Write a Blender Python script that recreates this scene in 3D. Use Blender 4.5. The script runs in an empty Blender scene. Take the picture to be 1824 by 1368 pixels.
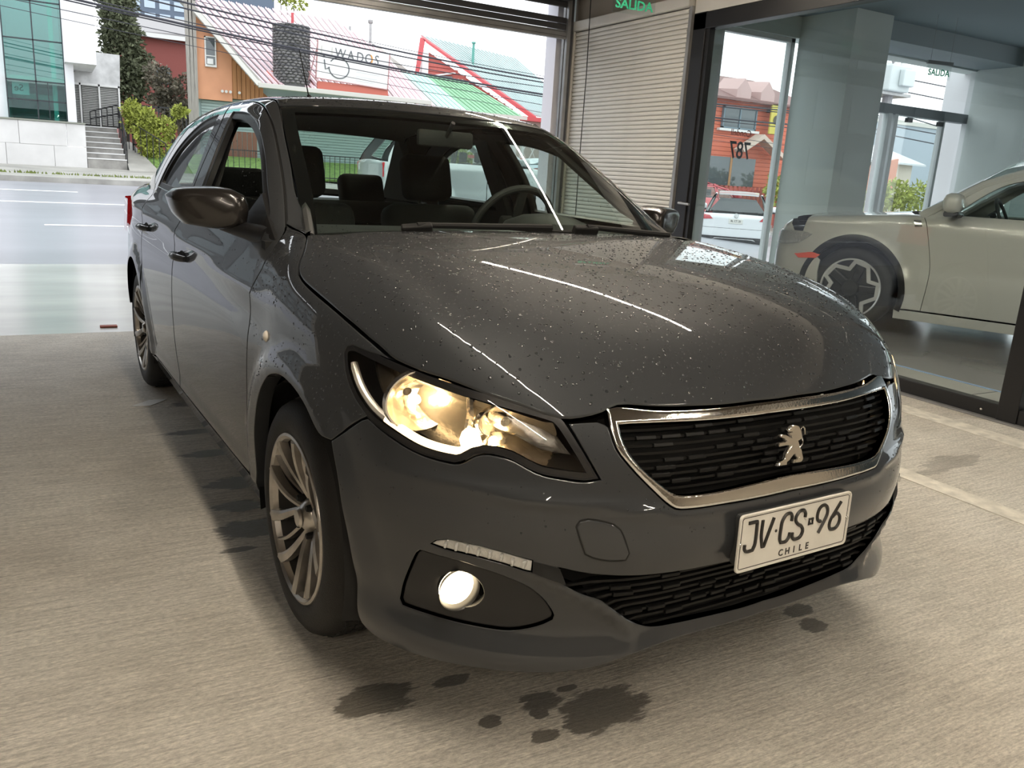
import bpy, bmesh, math, random
import numpy as np
from mathutils import Vector, Matrix
from mathutils.geometry import delaunay_2d_cdt
S = bpy.context.scene
COL = S.collection
R_ = math.radians
# ================================================================ camera, sky, light, exposure
# the garage is the world frame: u = x (right), v = y (towards the street), z up
CAM_POS = (-1.3398, -2.0111, 1.2044); CAM_YAW, CAM_PITCH, CAM_ROLL, CAM_F = .5144, .24966, -.061576, 1457.4
def setup():
    cam = bpy.data.cameras.new('camera'); co = bpy.data.objects.new('camera', cam); COL.objects.link(co)
    y, p, r = CAM_YAW, CAM_PITCH, CAM_ROLL
    f = Vector((math.sin(y)*math.cos(p), math.cos(y)*math.cos(p), -math.sin(p)))
    rt = Vector((math.cos(y), -math.sin(y), 0)); dn = f.cross(rt)
    c, s = math.cos(r), math.sin(r)
    r2 = c*rt+s*dn; d2 = -s*rt+c*dn
    M = Matrix((r2, -d2, -f)).transposed().to_4x4(); M.translation = CAM_POS
    co.matrix_world = M
    cam.sensor_width = 36; cam.sensor_fit = 'HORIZONTAL'; cam.lens = CAM_F/1824*36
    cam.clip_start = .05; cam.clip_end = 400
    S.camera = co
    w = bpy.data.worlds.new('overcast'); S.world = w; w.use_nodes = True
    nt = w.node_tree; bg = nt.nodes['Background']
    # even overcast sky, a little brighter overhead
    tc = nt.nodes.new('ShaderNodeTexCoord'); sx = nt.nodes.new('ShaderNodeSeparateXYZ'); mr = nt.nodes.new('ShaderNodeMapRange')
    mx = nt.nodes.new('ShaderNodeMix'); mx.data_type = 'RGBA'
    nt.links.new(tc.outputs['Generated'], sx.inputs[0]); nt.links.new(sx.outputs['Z'], mr.inputs[0])
    nz = nt.nodes.new('ShaderNodeTexNoise'); nz.inputs['Scale'].default_value = 2.2; nz.inputs['Detail'].default_value = 4
    nt.links.new(tc.outputs['Generated'], nz.inputs['Vector'])
    mx.inputs[6].default_value = (.86, .92, .98, 1); mx.inputs[7].default_value = (.97, .985, 1, 1)
    nt.links.new(nz.outputs[0], mx.inputs[0]); nt.links.new(mx.outputs[2], bg.inputs[0])
    bg.inputs[1].default_value = SKY
    S.view_settings.view_transform = 'Standard'; S.view_settings.look = 'None'
    S.view_settings.exposure = EXPO; S.view_settings.gamma = 1; S.view_settings.use_curve_mapping = False
    cy = S.cycles
    cy.max_bounces = 10; cy.diffuse_bounces = 3; cy.glossy_bounces = 5; cy.transmission_bounces = 8; cy.transparent_max_bounces = 24
    cy.caustics_reflective = False; cy.caustics_refractive = False; cy.sample_clamp_indirect = 6
    cy.use_denoising = True
def area(name, loc, rot, sx, sy, power, col):
    l = bpy.data.lights.new(name, 'AREA'); l.shape = 'RECTANGLE'; l.size = sx; l.size_y = sy; l.energy = power; l.color = col
    o = bpy.data.objects.new(name, l); COL.objects.link(o); o.location = loc; o.rotation_euler = rot; return o
SKY, EXPO = 1.75, .5
setup()

# ================================================================ materials
MATS = {}
def nodes(m):
    m.use_nodes = True; nt = m.node_tree; return nt, nt.nodes['Principled BSDF'], nt.links.new
def mat(name, col, rough=.5, metal=0., coat=0., spec=None, emit=None, es=1., var=0., vscale=8., bump=0., bscale=60., stretch=(1, 1, 1), alpha=None):
    """principled material with procedural colour variation and fine relief"""
    if name in MATS: return MATS[name]
    m = bpy.data.materials.new(name); MATS[name] = m
    nt, b, L = nodes(m); c = (*col, 1)
    b.inputs['Base Color'].default_value = c; b.inputs['Roughness'].default_value = rough; b.inputs['Metallic'].default_value = metal
    if coat: b.inputs['Coat Weight'].default_value = coat; b.inputs['Coat Roughness'].default_value = .03
    if spec is not None: b.inputs['Specular IOR Level'].default_value = spec
    if emit: b.inputs['Emission Color'].default_value = (*emit, 1); b.inputs['Emission Strength'].default_value = es
    if var or bump:
        tc = nt.nodes.new('ShaderNodeTexCoord'); mp = nt.nodes.new('ShaderNodeMapping'); mp.inputs['Scale'].default_value = stretch
        L(tc.outputs['Object'], mp.inputs[0])
    if var:
        n = nt.nodes.new('ShaderNodeTexNoise'); n.inputs['Scale'].default_value = vscale; n.inputs['Detail'].default_value = 5; L(mp.outputs[0], n.inputs['Vector'])
        h = nt.nodes.new('ShaderNodeMapRange'); h.inputs[1].default_value = .3; h.inputs[2].default_value = .7; h.inputs[3].default_value = 1-var; h.inputs[4].default_value = 1+var
        L(n.outputs[0], h.inputs[0])
        v = nt.nodes.new('ShaderNodeVectorMath'); v.operation = 'SCALE'; v.inputs[0].default_value = col; L(h.outputs[0], v.inputs['Scale']); L(v.outputs[0], b.inputs['Base Color'])
    if bump:
        n2 = nt.nodes.new('ShaderNodeTexNoise'); n2.inputs['Scale'].default_value = bscale; n2.inputs['Detail'].default_value = 3; L(mp.outputs[0], n2.inputs['Vector'])
        bp = nt.nodes.new('ShaderNodeBump'); bp.inputs['Strength'].default_value = bump; bp.inputs['Distance'].default_value = .01; L(n2.outputs[0], bp.inputs['Height']); L(bp.outputs[0], b.inputs['Normal'])
    return m
def glass(name, tint=(1, 1, 1), refl=1., f0=.075, drops=False):
    """thin pane: tinted transmission plus fresnel reflection"""
    if name in MATS: return MATS[name]
    m = bpy.data.materials.new(name); MATS[name] = m; m.use_nodes = True; nt = m.node_tree; nt.nodes.remove(nt.nodes['Principled BSDF']); L = nt.links.new
    t = nt.nodes.new('ShaderNodeBsdfTransparent'); t.inputs[0].default_value = (*tint, 1)
    g = nt.nodes.new('ShaderNodeBsdfGlossy'); g.inputs['Roughness'].default_value = 0; g.inputs[0].default_value = (refl, refl, refl, 1)
    # reflectance of a pane (both faces) from the angle of incidence, the same from either side
    ge = nt.nodes.new('ShaderNodeNewGeometry'); dt = nt.nodes.new('ShaderNodeVectorMath'); dt.operation = 'DOT_PRODUCT'; L(ge.outputs['Incoming'], dt.inputs[0]); L(ge.outputs['Normal'], dt.inputs[1])
    def mth(op, a, b=0., cl=False):
        n = nt.nodes.new('ShaderNodeMath'); n.operation = op; n.use_clamp = cl
        for i, q in enumerate((a, b)):
            if hasattr(q, 'is_linked'): L(q, n.inputs[i])
            else: n.inputs[i].default_value = q
        return n.outputs[0]
    fr = mth('ADD', mth('MULTIPLY', mth('POWER', mth('SUBTRACT', 1., mth('ABSOLUTE', dt.outputs['Value'])), 4.5), .92), f0, True)
    mx = nt.nodes.new('ShaderNodeMixShader'); L(fr, mx.inputs[0]); L(t.outputs[0], mx.inputs[1]); L(g.outputs[0], mx.inputs[2])
    if drops:
        h = droplets(nt, 1.)
        L(h, g.inputs['Normal']); L(h, dt.inputs[1])
    L(mx.outputs[0], nt.nodes['Material Output'].inputs[0])
    return m
def droplets(nt, amount=1.):
    """rain beads as fine relief: round caps of mixed size, denser on faces that look up"""
    L = nt.links.new
    tc = nt.nodes.new('ShaderNodeTexCoord'); total = None
    for sc, r0, r1, den in ((75, .14, .36, .40), (140, .18, .38, .45), (250, .22, .40, .40)):
        v = nt.nodes.new('ShaderNodeTexVoronoi'); v.inputs['Scale'].default_value = sc; v.inputs['Randomness'].default_value = .9; L(tc.outputs['Object'], v.inputs['Vector'])
        sp = nt.nodes.new('ShaderNodeSeparateColor'); L(v.outputs['Color'], sp.inputs[0])
        rr = nt.nodes.new('ShaderNodeMapRange'); rr.inputs[3].default_value = r0; rr.inputs[4].default_value = r1; L(sp.outputs[0], rr.inputs[0])
        q = nt.nodes.new('ShaderNodeMath'); q.operation = 'DIVIDE'; L(v.outputs['Distance'], q.inputs[0]); L(rr.outputs[0], q.inputs[1])
        q2 = nt.nodes.new('ShaderNodeMath'); q2.operation = 'MULTIPLY'; L(q.outputs[0], q2.inputs[0]); L(q.outputs[0], q2.inputs[1])
        s = nt.nodes.new('ShaderNodeMath'); s.operation = 'SUBTRACT'; s.use_clamp = True; s.inputs[0].default_value = 1; L(q2.outputs[0], s.inputs[1])
        sq = nt.nodes.new('ShaderNodeMath'); sq.operation = 'SQRT'; L(s.outputs[0], sq.inputs[0])
        gt = nt.nodes.new('ShaderNodeMath'); gt.operation = 'LESS_THAN'; L(sp.outputs[1], gt.inputs[0]); gt.inputs[1].default_value = den*amount
        mu = nt.nodes.new('ShaderNodeMath'); mu.operation = 'MULTIPLY'; L(sq.outputs[0], mu.inputs[0]); L(gt.outputs[0], mu.inputs[1])
        m2 = nt.nodes.new('ShaderNodeMath'); m2.operation = 'MULTIPLY'; L(mu.outputs[0], m2.inputs[0]); m2.inputs[1].default_value = .30/sc
        if total is None: total = m2.outputs[0]
        else:
            ad = nt.nodes.new('ShaderNodeMath'); ad.operation = 'MAXIMUM'; L(total, ad.inputs[0]); L(m2.outputs[0], ad.inputs[1]); total = ad.outputs[0]
    ge = nt.nodes.new('ShaderNodeNewGeometry'); sx = nt.nodes.new('ShaderNodeSeparateXYZ'); L(ge.outputs['Normal'], sx.inputs[0])
    mr = nt.nodes.new('ShaderNodeMapRange'); mr.inputs[1].default_value = -.05; mr.inputs[2].default_value = .25; mr.inputs[3].default_value = .06; L(sx.outputs['Z'], mr.inputs[0])
    mm = nt.nodes.new('ShaderNodeMath'); mm.operation = 'MULTIPLY'; L(total, mm.inputs[0]); L(mr.outputs[0], mm.inputs[1])
    bp = nt.nodes.new('ShaderNodeBump'); bp.inputs['Strength'].default_value = .8; bp.inputs['Distance'].default_value = 1.
    L(mm.outputs[0], bp.inputs['Height'])
    return bp.outputs[0]

# ================================================================ mesh helpers
class MB:
    """collects simple solids into one mesh"""
    def __init__(s): s.v = []; s.f = []; s.m = []
    def add(s, v, f, mi=0):
        n = len(s.v); s.v += [tuple(p) for p in v]; s.f += [tuple(i+n for i in q) for q in f]; s.m += [mi]*len(f); return s
    def box(s, a, b, mi=0, M=None):
        x0, y0, z0 = a; x1, y1, z1 = b
        v = [(x0, y0, z0), (x1, y0, z0), (x1, y1, z0), (x0, y1, z0), (x0, y0, z1), (x1, y0, z1), (x1, y1, z1), (x0, y1, z1)]
        if M is not None: v = [M @ Vector(p) for p in v]
        return s.add(v, [(0, 3, 2, 1), (4, 5, 6, 7), (0, 1, 5, 4), (1, 2, 6, 5), (2, 3, 7, 6), (3, 0, 4, 7)], mi)
    def bevbox(s, a, b, r, mi=0, M=None):
        """box with chamfered edges"""
        bm = bmesh.new(); bmesh.ops.create_cube(bm, size=1)
        c = [(a[i]+b[i])/2 for i in range(3)]; d = [b[i]-a[i] for i in range(3)]
        for v in bm.verts: v.co = Vector([c[i]+v.co[i]*d[i] for i in range(3)])
        bmesh.ops.bevel(bm, geom=list(bm.edges), offset=min(r, .49*min(d)), segments=2, profile=.5, affect='EDGES')
        bm.verts.index_update()
        v = [(M @ p.co if M is not None else p.co.copy()) for p in bm.verts]; f = [[q.index for q in g.verts] for g in bm.faces]; bm.free()
        return s.add(v, f, mi)
    def quadslab(s, p, t, mi=0):
        """flat or twisted polygon p given thickness vector t"""
        p = [Vector(q) for q in p]; t = Vector(t); n = len(p)
        v = p+[q+t for q in p]
        f = [tuple(range(n))[::-1], tuple(range(n, 2*n))]+[(i, (i+1) % n, n+(i+1) % n, n+i) for i in range(n)]
        return s.add(v, f, mi)
    def tube(s, pts, r, n=8, mi=0, closed=False, cap=True):
        pts = [Vector(p) for p in pts]; k = len(pts); rs = r if hasattr(r, '__len__') else [r]*k; rings = []
        nrm = None
        for i, p in enumerate(pts):
            a = pts[i-1] if (i or closed) else p; b = pts[(i+1) % k] if (i < k-1 or closed) else p
            t = (b-a).normalized()
            if nrm is None:
                nrm = t.orthogonal().normalized()
            nrm = (nrm-t*nrm.dot(t)).normalized(); bi = t.cross(nrm)
            rings.append([p+rs[i]*(math.cos(2*math.pi*j/n)*nrm+math.sin(2*math.pi*j/n)*bi) for j in range(n)])
        v = [q for g in rings for q in g]; f = []
        for i in range(k if closed else k-1):
            i2 = (i+1) % k
            for j in range(n): f.append((i*n+j, i*n+(j+1) % n, i2*n+(j+1) % n, i2*n+j))
        if cap and not closed: f += [tuple(range(n))[::-1], tuple((k-1)*n+j for j in range(n))]
        return s.add(v, f, mi)
    def lathe(s, prof, n=32, mi=0, M=None, a0=0., a1=2*math.pi):
        """profile (radius, height) round local z"""
        full = abs(a1-a0-2*math.pi) < 1e-6; na = n if full else n+1; v = []; f = []
        for j in range(na):
            a = a0+(a1-a0)*j/n
            for r, h in prof: v.append(Vector((r*math.cos(a), r*math.sin(a), h)))
        k = len(prof)
        for j in range(n):
            j2 = (j+1) % na
            for i in range(k-1): f.append((j*k+i, j2*k+i, j2*k+i+1, j*k+i+1))
        if M is not None: v = [M @ p for p in v]
        return s.add(v, f, mi)
    def build(s, name, m, parent=None, smooth=False, M=None, auto=None):
        me = bpy.data.meshes.new(name)
        v = s.v if M is None else [tuple(M @ Vector(p)) for p in s.v]
        me.from_pydata(v, [], s.f)
        for q in (m if isinstance(m, (list, tuple)) else [m]): me.materials.append(q)
        if any(s.m): me.polygons.foreach_set('material_index', s.m)
        bm = bmesh.new(); bm.from_mesh(me); bmesh.ops.remove_doubles(bm, verts=bm.verts, dist=1e-6) if smooth else None
        bmesh.ops.recalc_face_normals(bm, faces=bm.faces); bm.to_mesh(me); bm.free()
        o = bpy.data.objects.new(name, me); COL.objects.link(o)
        if parent: o.parent = parent
        if smooth:
            me.polygons.foreach_set('use_smooth', [True]*len(me.polygons)); me.set_sharp_from_angle(angle=R_(auto or 35))
        return o
def tag(o, label=None, cat=None, group=None, kind=None):
    if label: o['label'] = label
    if cat: o['category'] = cat
    if group: o['group'] = group
    if kind: o['kind'] = kind
    return o
def empty(name, loc=(0, 0, 0), rz=0.):
    o = bpy.data.objects.new(name, None); COL.objects.link(o); o.location = loc; o.rotation_euler = (0, 0, rz); o.empty_display_size = .2; return o
def dup(o, parent=None, M=None, name=None):
    c = o.copy(); COL.objects.link(c)
    if parent is not None: c.parent = parent
    if M is not None: c.matrix_basis = M
    return c
def textmesh(txt, size, depth, font_shear=0., bold=0., sx=1.):
    """block letters turned to a mesh (built-in font), centred, lying in xy"""
    cu = bpy.data.curves.new('t', 'FONT'); cu.body = txt; cu.size = size; cu.extrude = depth; cu.align_x = 'CENTER'; cu.align_y = 'CENTER'; cu.shear = font_shear; cu.offset = bold; cu.resolution_u = 3
    o = bpy.data.objects.new('t', cu); COL.objects.link(o)
    dg = bpy.context.evaluated_depsgraph_get(); me = bpy.data.meshes.new_from_object(o.evaluated_get(dg))
    bpy.data.objects.remove(o); bpy.data.curves.remove(cu)
    v = [(p.co.x*sx, p.co.y, p.co.z) for p in me.vertices]; f = [tuple(p.vertices) for p in me.polygons]; bpy.data.meshes.remove(me)
    return v, f
def letters(name, txt, size, M, m, parent=None, depth=.001, shear=0., bold=0., sx=1.):
    v, f = textmesh(txt, size, depth, shear, bold, sx); mb = MB(); mb.add([M @ Vector(p) for p in v], f); return mb.build(name, m, parent)
def frame(o, x, y, z=None):
    """matrix from origin and two axes"""
    x = Vector(x).normalized(); y = Vector(y); y = (y-x*y.dot(x)).normalized(); z = x.cross(y)
    M = Matrix((x, y, z)).transposed().to_4x4(); M.translation = o; return M
# ---- materials shared by the cars and the fittings
CHROME = mat('chrome', (.78, .77, .75), .12, 1., bump=.06, bscale=160)
BLACK = mat('black_plastic', (.012, .012, .013), .38)
MATTE = mat('matte_black', (.006, .006, .006), .8)
GLOSSB = mat('gloss_black', (.008, .008, .009), .12, coat=.5)
RUBBER = mat('tyre_rubber', (.012, .0115, .011), .66, var=.35, vscale=9, bump=.15, bscale=220)
ALLOY = mat('dusty_alloy', (.50, .47, .43), .30, .85, var=.25, vscale=14)
DISC = mat('brake_disc', (.10, .09, .085), .5, .8)
FABRIC = mat('charcoal_seat_fabric', (.045, .047, .046), .9, bump=.2, bscale=300)
TRIM = mat('dark_cabin_trim', (.042, .043, .043), .6, bump=.1, bscale=250)
LINER = mat('grey_headliner', (.14, .14, .13), .95)
GLASS = glass('car_glass', (.80, .88, .84)); WET_GLASS = glass('wet_windscreen', (.80, .88, .84), drops=True)
LENS = glass('clear_lens', (.97, .97, .97)); REDLENS = mat('red_tail_lens', (.55, .01, .02), .1, coat=1, emit=(.6, .02, .02), es=.15)
WARM = (1., .66, .30)
BULB = mat('lit_filament', (1, .8, .5), emit=WARM, es=60); GLOWBAR = mat('lit_light_guide', (1, .85, .6), emit=(1., .70, .36), es=3.2)
FOGLIT = mat('lit_fog_lens', (1, .9, .7), emit=(1., .80, .50), es=7)
MIRRORM = mat('mirror_silver', (.75, .78, .8), .03, 1.); REFL = mat('reflector_chrome', (.86, .82, .76), .16, 1., bump=.25, bscale=26)
HOUSING = mat('lamp_housing', (.30, .285, .26), .24, .8, bump=.15, bscale=40); CRYST = mat('clear_ribbed_plastic', (.62, .62, .60), .12, .45, coat=1, bump=.6, bscale=70)
PLATEW = mat('plate_white', (.74, .72, .66), .38, var=.05, vscale=20); PLATEK = mat('plate_black', (.02, .018, .016), .4)
AMBER = mat('amber_clear_marker', (.75, .70, .62), .12, coat=1)

GRILLEB = mat('grille_black', (.006, .006, .006), .45, spec=.25)
# ================================================================ setting: garage shell (built before the car so that it stands first)
def struct(o): o['kind'] = 'structure'; return o
def box(name, a, b, m, parent=None, bev=0.):
    mb = MB(); mb.bevbox(a, b, bev) if bev else mb.box(a, b); return mb.build(name, m, parent)
def floor_material():
    m = bpy.data.materials.new('broomed_concrete'); nt, b, L = nodes(m); N = nt.nodes.new
    tc = N('ShaderNodeTexCoord'); P = tc.outputs['Object']
    def noise(scale, stretch=(1, 1, 1), det=4, rough=.55):
        mp = N('ShaderNodeMapping'); mp.inputs['Scale'].default_value = stretch; L(P, mp.inputs[0]); n = N('ShaderNodeTexNoise'); n.inputs['Scale'].default_value = scale; n.inputs['Detail'].default_value = det; n.inputs['Roughness'].default_value = rough; L(mp.outputs[0], n.inputs['Vector']); return n.outputs[0]
    def math_(op, a, c=0., cl=False):
        n = N('ShaderNodeMath'); n.operation = op; n.use_clamp = cl
        for i, q in enumerate((a, c)):
            if hasattr(q, 'is_linked'): L(q, n.inputs[i])
            else: n.inputs[i].default_value = q
        return n.outputs[0]
    def rng(v, a, c, d, e):
        n = N('ShaderNodeMapRange'); L(v, n.inputs[0])
        for i, q in enumerate((a, c, d, e)): n.inputs[i+1].default_value = q
        return n.outputs[0]
    groove = noise(24, (.22, 3.6, 1), 6, .75); grain = noise(120, (.45, 1.3, 1), 4, .7); blot = noise(1.6, (1, 1, 1), 5); mid = noise(9, (.5, 1, 1), 5)
    h = math_('ADD', math_('MULTIPLY', groove, .8), math_('MULTIPLY', grain, .5))
    bp = N('ShaderNodeBump'); bp.inputs['Strength'].default_value = 1.; bp.inputs['Distance'].default_value = .009; L(h, bp.inputs['Height'])
    # wet patches that dripped off the car
    stains = [(-.745, -.425, .085, .062), (-.80, -.44, .05, .045), (-.27, -.668, .098, .070), (-.345, -.70, .055, .045), (-.402, -.585, .05, .036), (-.43, -.625, .022, .018), (-.548, -.605, .026, .022), (-.462, -.70, .036, .024), (-.32, -.572, .032, .012),
              (.525, -.525, .05, .03), (.50, -.605, .042, .035), (-.86, 1.73, .12, .035), (-.83, 1.42, .11, .045), (-.80, 1.05, .10, .06), (-.80, .62, .15, .075), (-.83, .82, .09, .05), (-.9, .47, .05, .02), (-.70, 2.2, .2, .06), (2.36, .20, .22, .07), (2.1, .14, .13, .03), (-.56, -.43, .05, .02)]
    wob = noise(14, (.5, 1.3, 1), 4, .6); wet = None
    sx = N('ShaderNodeSeparateXYZ'); L(P, sx.inputs[0])
    for x, y, a, c in stains:
        dx = math_('DIVIDE', math_('SUBTRACT', sx.outputs[0], x), a); dy = math_('DIVIDE', math_('SUBTRACT', sx.outputs[1], y), c)
        d = math_('SQRT', math_('ADD', math_('MULTIPLY', dx, dx), math_('MULTIPLY', dy, dy)))
        d = math_('ADD', d, math_('MULTIPLY', math_('SUBTRACT', math_('ADD', math_('MULTIPLY', wob, .55), math_('MULTIPLY', noise(48, (.35, 1.5, 1), 4, .65), .45)), .5), 2.6))
        k = rng(d, 1.08, .92, 0, 1)
        if x > 1.8: k = math_('MULTIPLY', k, .45)
        wet = k if wet is None else math_('MAXIMUM', wet, k)
    c1 = N('ShaderNodeMix'); c1.data_type = 'RGBA'; c1.inputs[6].default_value = (.66, .61, .53, 1); c1.inputs[7].default_value = (.78, .735, .655, 1); L(rng(blot, .35, .65, 0, 1), c1.inputs[0])
    c2 = N('ShaderNodeMix'); c2.data_type = 'RGBA'; c2.blend_type = 'MULTIPLY'; c2.inputs[0].default_value = 1; L(c1.outputs[2], c2.inputs[6])
    v = math_('ADD', rng(groove, .36, .60, .74, 1.06), rng(mid, .3, .7, -.05, .05)); v = math_('MULTIPLY', v, rng(grain, .30, .68, .62, 1.16))
    cc = N('ShaderNodeCombineColor'); [L(v, cc.inputs[i]) for i in range(3)]; L(cc.outputs[0], c2.inputs[7])
    c3 = N('ShaderNodeMix'); c3.data_type = 'RGBA'; L(c2.outputs[2], c3.inputs[6]); c3.inputs[7].default_value = (.085, .072, .052, 1); L(math_('MULTIPLY', wet, .86), c3.inputs[0])
    L(c3.outputs[2], b.inputs['Base Color']); L(rng(wet, 0, 1, .72, .30), b.inputs['Roughness']); L(bp.outputs[0], b.inputs['Normal'])
    return m
CONC = floor_material()
SMOOTHC = mat('wet_smooth_concrete', (.50, .49, .46), .20, var=.16, vscale=1.6, bump=.08, bscale=4, stretch=(.4, 1.6, 1))
ASPH = mat('wet_asphalt', (.30, .30, .33), .30, var=.12, vscale=1.1, bump=.12, bscale=50, stretch=(.3, 1, 1))
KERB = mat('old_kerb_concrete', (.36, .35, .32), .6, var=.25, vscale=2.5, bump=.2, bscale=30)
PAVE = mat('worn_pavement', (.34, .33, .30), .55, var=.25, vscale=1.2, bump=.2, bscale=20)
LINEW = mat('road_paint', (.78, .79, .80), .5, var=.12, vscale=9); LINEF = mat('worn_floor_paint', (.66, .62, .54), .6, var=.22, vscale=16, bump=.3, bscale=120)
CREAM = mat('cream_painted_metal', (.62, .60, .56), .45, var=.06, vscale=3); WHITEP = mat('white_render', (.80, .80, .82), .7, var=.04, vscale=1.5)
DARKM = mat('dark_anodised_frame', (.022, .022, .024), .35, .3); GREYM = mat('galvanised_steel', (.34, .34, .34), .4, .6, var=.12, vscale=8); DOORM = mat('dark_shutter_steel', (.085, .085, .092), .45, .4)
CEIL = mat('garage_ceiling_paint', (.085, .068, .050), .7); WALLG = mat('garage_wall_paint', (.34, .30, .25), .7)
SHOPG = glass('showroom_glass', (.95, .975, .968), f0=.03); CLEARP = glass('clear_acrylic', (.93, .96, .95))
LED = mat('led_strip_diffuser', (1, .93, .82), emit=(1, .88, .71), es=290)
slope = lambda v, u=0.: max(0., .03*(v-4.2))-min(.055*max(u-6., 0.), .75)*min(1., max(0., (v-5.8)/3))
# floors
g = MB(); g.box((-9, -9, -.12), (3.36, 4.12, 0)); struct(g.build('floor', CONC))
g = MB(); g.add([(-14, 4.13, -.004), (6, 4.13, -.004), (6, 7.2, slope(7.2)), (-14, 7.2, slope(7.2)), (22, 5.6, -.004), (22, 7.2, slope(7.2, 22)), (6, 5.6, .03)], [(0, 1, 2, 3), (6, 4, 5, 2)]); struct(g.build('floor_apron', SMOOTHC))
UB = (-60, 6, 10, 14, 19.6, 70); VB = (7.2, 8.8, 14, 19); g = MB(); g.add([(u, v, slope(v, u)) for v in VB for u in UB], [(j*6+i, j*6+i+1, j*6+i+7, j*6+i+6) for j in range(3) for i in range(5)]); struct(g.build('floor_road', ASPH))
g = MB()
for a, b in zip(UB[:-1], UB[1:]): g.quadslab([(a, 19, slope(19, a)), (b, 19, slope(19, b)), (b, 19.25, slope(19, b)), (a, 19.25, slope(19, a))], (0, 0, .115))
struct(g.build('trim_kerb', KERB))
g = MB(); g.add([(u, v, slope(19, u)+.115+.1*(v > 20)) for v in (19.25, 26) for u in UB], [(i, i+1, i+7, i+6) for i in range(5)]); struct(g.build('floor_pavement', PAVE))
g = MB(); g.add([(u, v, slope(19, u)+.215+.5*(v > 30)) for v in (26, 110) for u in UB], [(i, i+1, i+7, i+6) for i in range(5)]); struct(g.build('floor_far_ground', mat('far_ground', (.16, .17, .12), .9, var=.3, vscale=.8)))
# grass growing along the kerb
rnd = random.Random(3); g = MB()
for i in range(160):
    x = rnd.uniform(-3.2, 1.6); y = 20.6+rnd.uniform(-.1, .12)+.04*x; z = .58; h = rnd.uniform(.03, .08)
    g.add([(x-.02, y, z), (x+.02, y, z), (x+rnd.uniform(-.03, .03), y, z+h)], [(0, 1, 2)])
struct(g.build('floor_verge_grass', mat('mossy_grass', (.16, .20, .05), .9, var=.4, vscale=5)))['kind'] = 'stuff'
def road_line(x0, x1, y, w, name='trim_road_line'):
    g = MB(); z0, z1 = slope(y-w/2)+.006, slope(y+w/2)+.006; g.quadslab([(x0, y-w/2, z0), (x1, y-w/2, z0), (x1, y+w/2, z1), (x0, y+w/2, z1)], (0, 0, -.005)); return struct(g.build(name, LINEW))
road_line(-30, 6, 14.0, .13); road_line(-1.46, 2.2, 10.62, .12); road_line(-9, -4.5, 10.62, .12); road_line(-14, -.9, 16.5, .13)
for (u0, u1, v0, v1) in ((2.93, 3.085, -6, 1.6), (1.90, 2.02, -6, .55)):
    g = MB(); g.box((u0, v0, .0005), (u1, v1, .003)); struct(g.build('trim_floor_line', LINEF))
g = MB(); g.bevbox((-1.11, 4.27, 0), (-1.00, 4.33, .012), .004); tag(g.build('brick_fragment', mat('brick_red', (.32, .10, .07), .8)), 'small red brick fragment lying on the wet apron behind the car', 'debris')
rp = MB(); rp.quadslab([(-1.07, 2.22, .001), (-.99, 2.20, .001), (-.90, 2.30, .001), (-.98, 2.31, .001)], (0, 0, .002)); tag(rp.build('paper_scrap', mat('paper_white', (.8, .8, .78), .7)), 'thin white paper scrap on the concrete near the rear wheel', 'litter')
# walls and ceiling of the garage
struct(box('ceiling', (-9, -9, 3.0), (3.36, 5.42, 3.2), CEIL))
struct(box('wall_back', (-9, -9.2, 0), (3.36, -9, 3), WALLG))
struct(box('wall_left', (-9.2, -9, 0), (-9, 5.42, 3), WALLG))
struct(box('wall_front_lintel', (-9.2, 5.45, 2.98), (3.36, 5.7, 4.2), WHITEP))
struct(box('wall_front_left', (-9.2, 5.42, 0), (-5.6, 5.7, 3), WALLG))
# rolled-up door over the street opening
rd = empty('roller_door', (0, 0, 0)); tag(rd, 'dark roller door rolled up above the street opening', 'roller door')
box('bottom_bar', (-5.6, 5.40, 2.535), (3.22, 5.445, 2.615), GREYM, rd, .006)
o = box('slat', (-5.6, 5.405, 2.62), (3.22, 5.43, 2.675), DOORM, rd, .01)
for i in (1, 3, 4, 5): c = dup(o, rd, Matrix.Translation((0, 0, .058*i+(.0 if i < 2 else .03))))
box('drum_box', (-5.6, 5.12, 2.88), (3.22, 5.46, 2.99), DOORM, rd, .01)
for z in (2.56, 2.60): box('bar_groove', (-5.6, 5.396, z-.002), (3.22, 5.402, z+.002), DOORM, rd)
for y0, y1, u0, u1, m in ((5.37, 5.41, 3.215, 3.25, GREYM), (5.43, 5.47, 3.215, 3.25, GREYM), (5.37, 5.47, 3.25, 3.275, DOORM)): struct(box('trim_door_rail', (u0, y0, 0), (u1, y1, 2.98), m))
struct(box('trim_pilaster', (3.20, 5.55, 0), (3.36, 5.75, 3.0), mat('white_pilaster', (.78, .77, .84), .6)))
# closed cream shutter on the right wall, slat by slat
sh = empty('roller_shutter', (3.33, 0, 0)); tag(sh, 'closed cream corrugated roller shutter on the right wall', 'shutter')
mb = MB(); prof = [(.0, 0), (-.010, .004), (-.014, .013), (-.013, .024), (-.007, .033), (.0, .0365)]
rg = random.Random(4); n = len(prof)
v = [(x, 0, z) for x, z in prof]+[(x, 1.70, z) for x, z in prof]; mb.add(v, [(i, i+1, n+i+1, n+i) for i in range(n-1)]+[tuple(range(n)), tuple(range(n, 2*n))[::-1]])
sl = mb.build('slat', CREAM, sh, smooth=True, auto=25)
for i in range(69):
    M = Matrix.Translation((0, 3.675+rg.uniform(-.006, .006), .02+.0375*i))
    if i == 0: sl.matrix_basis = M
    else: dup(sl, sh, M)
box('guide_rail', (-.03, 5.385, 0), (.02, 5.44, 2.66), CREAM, sh, .004)
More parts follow.
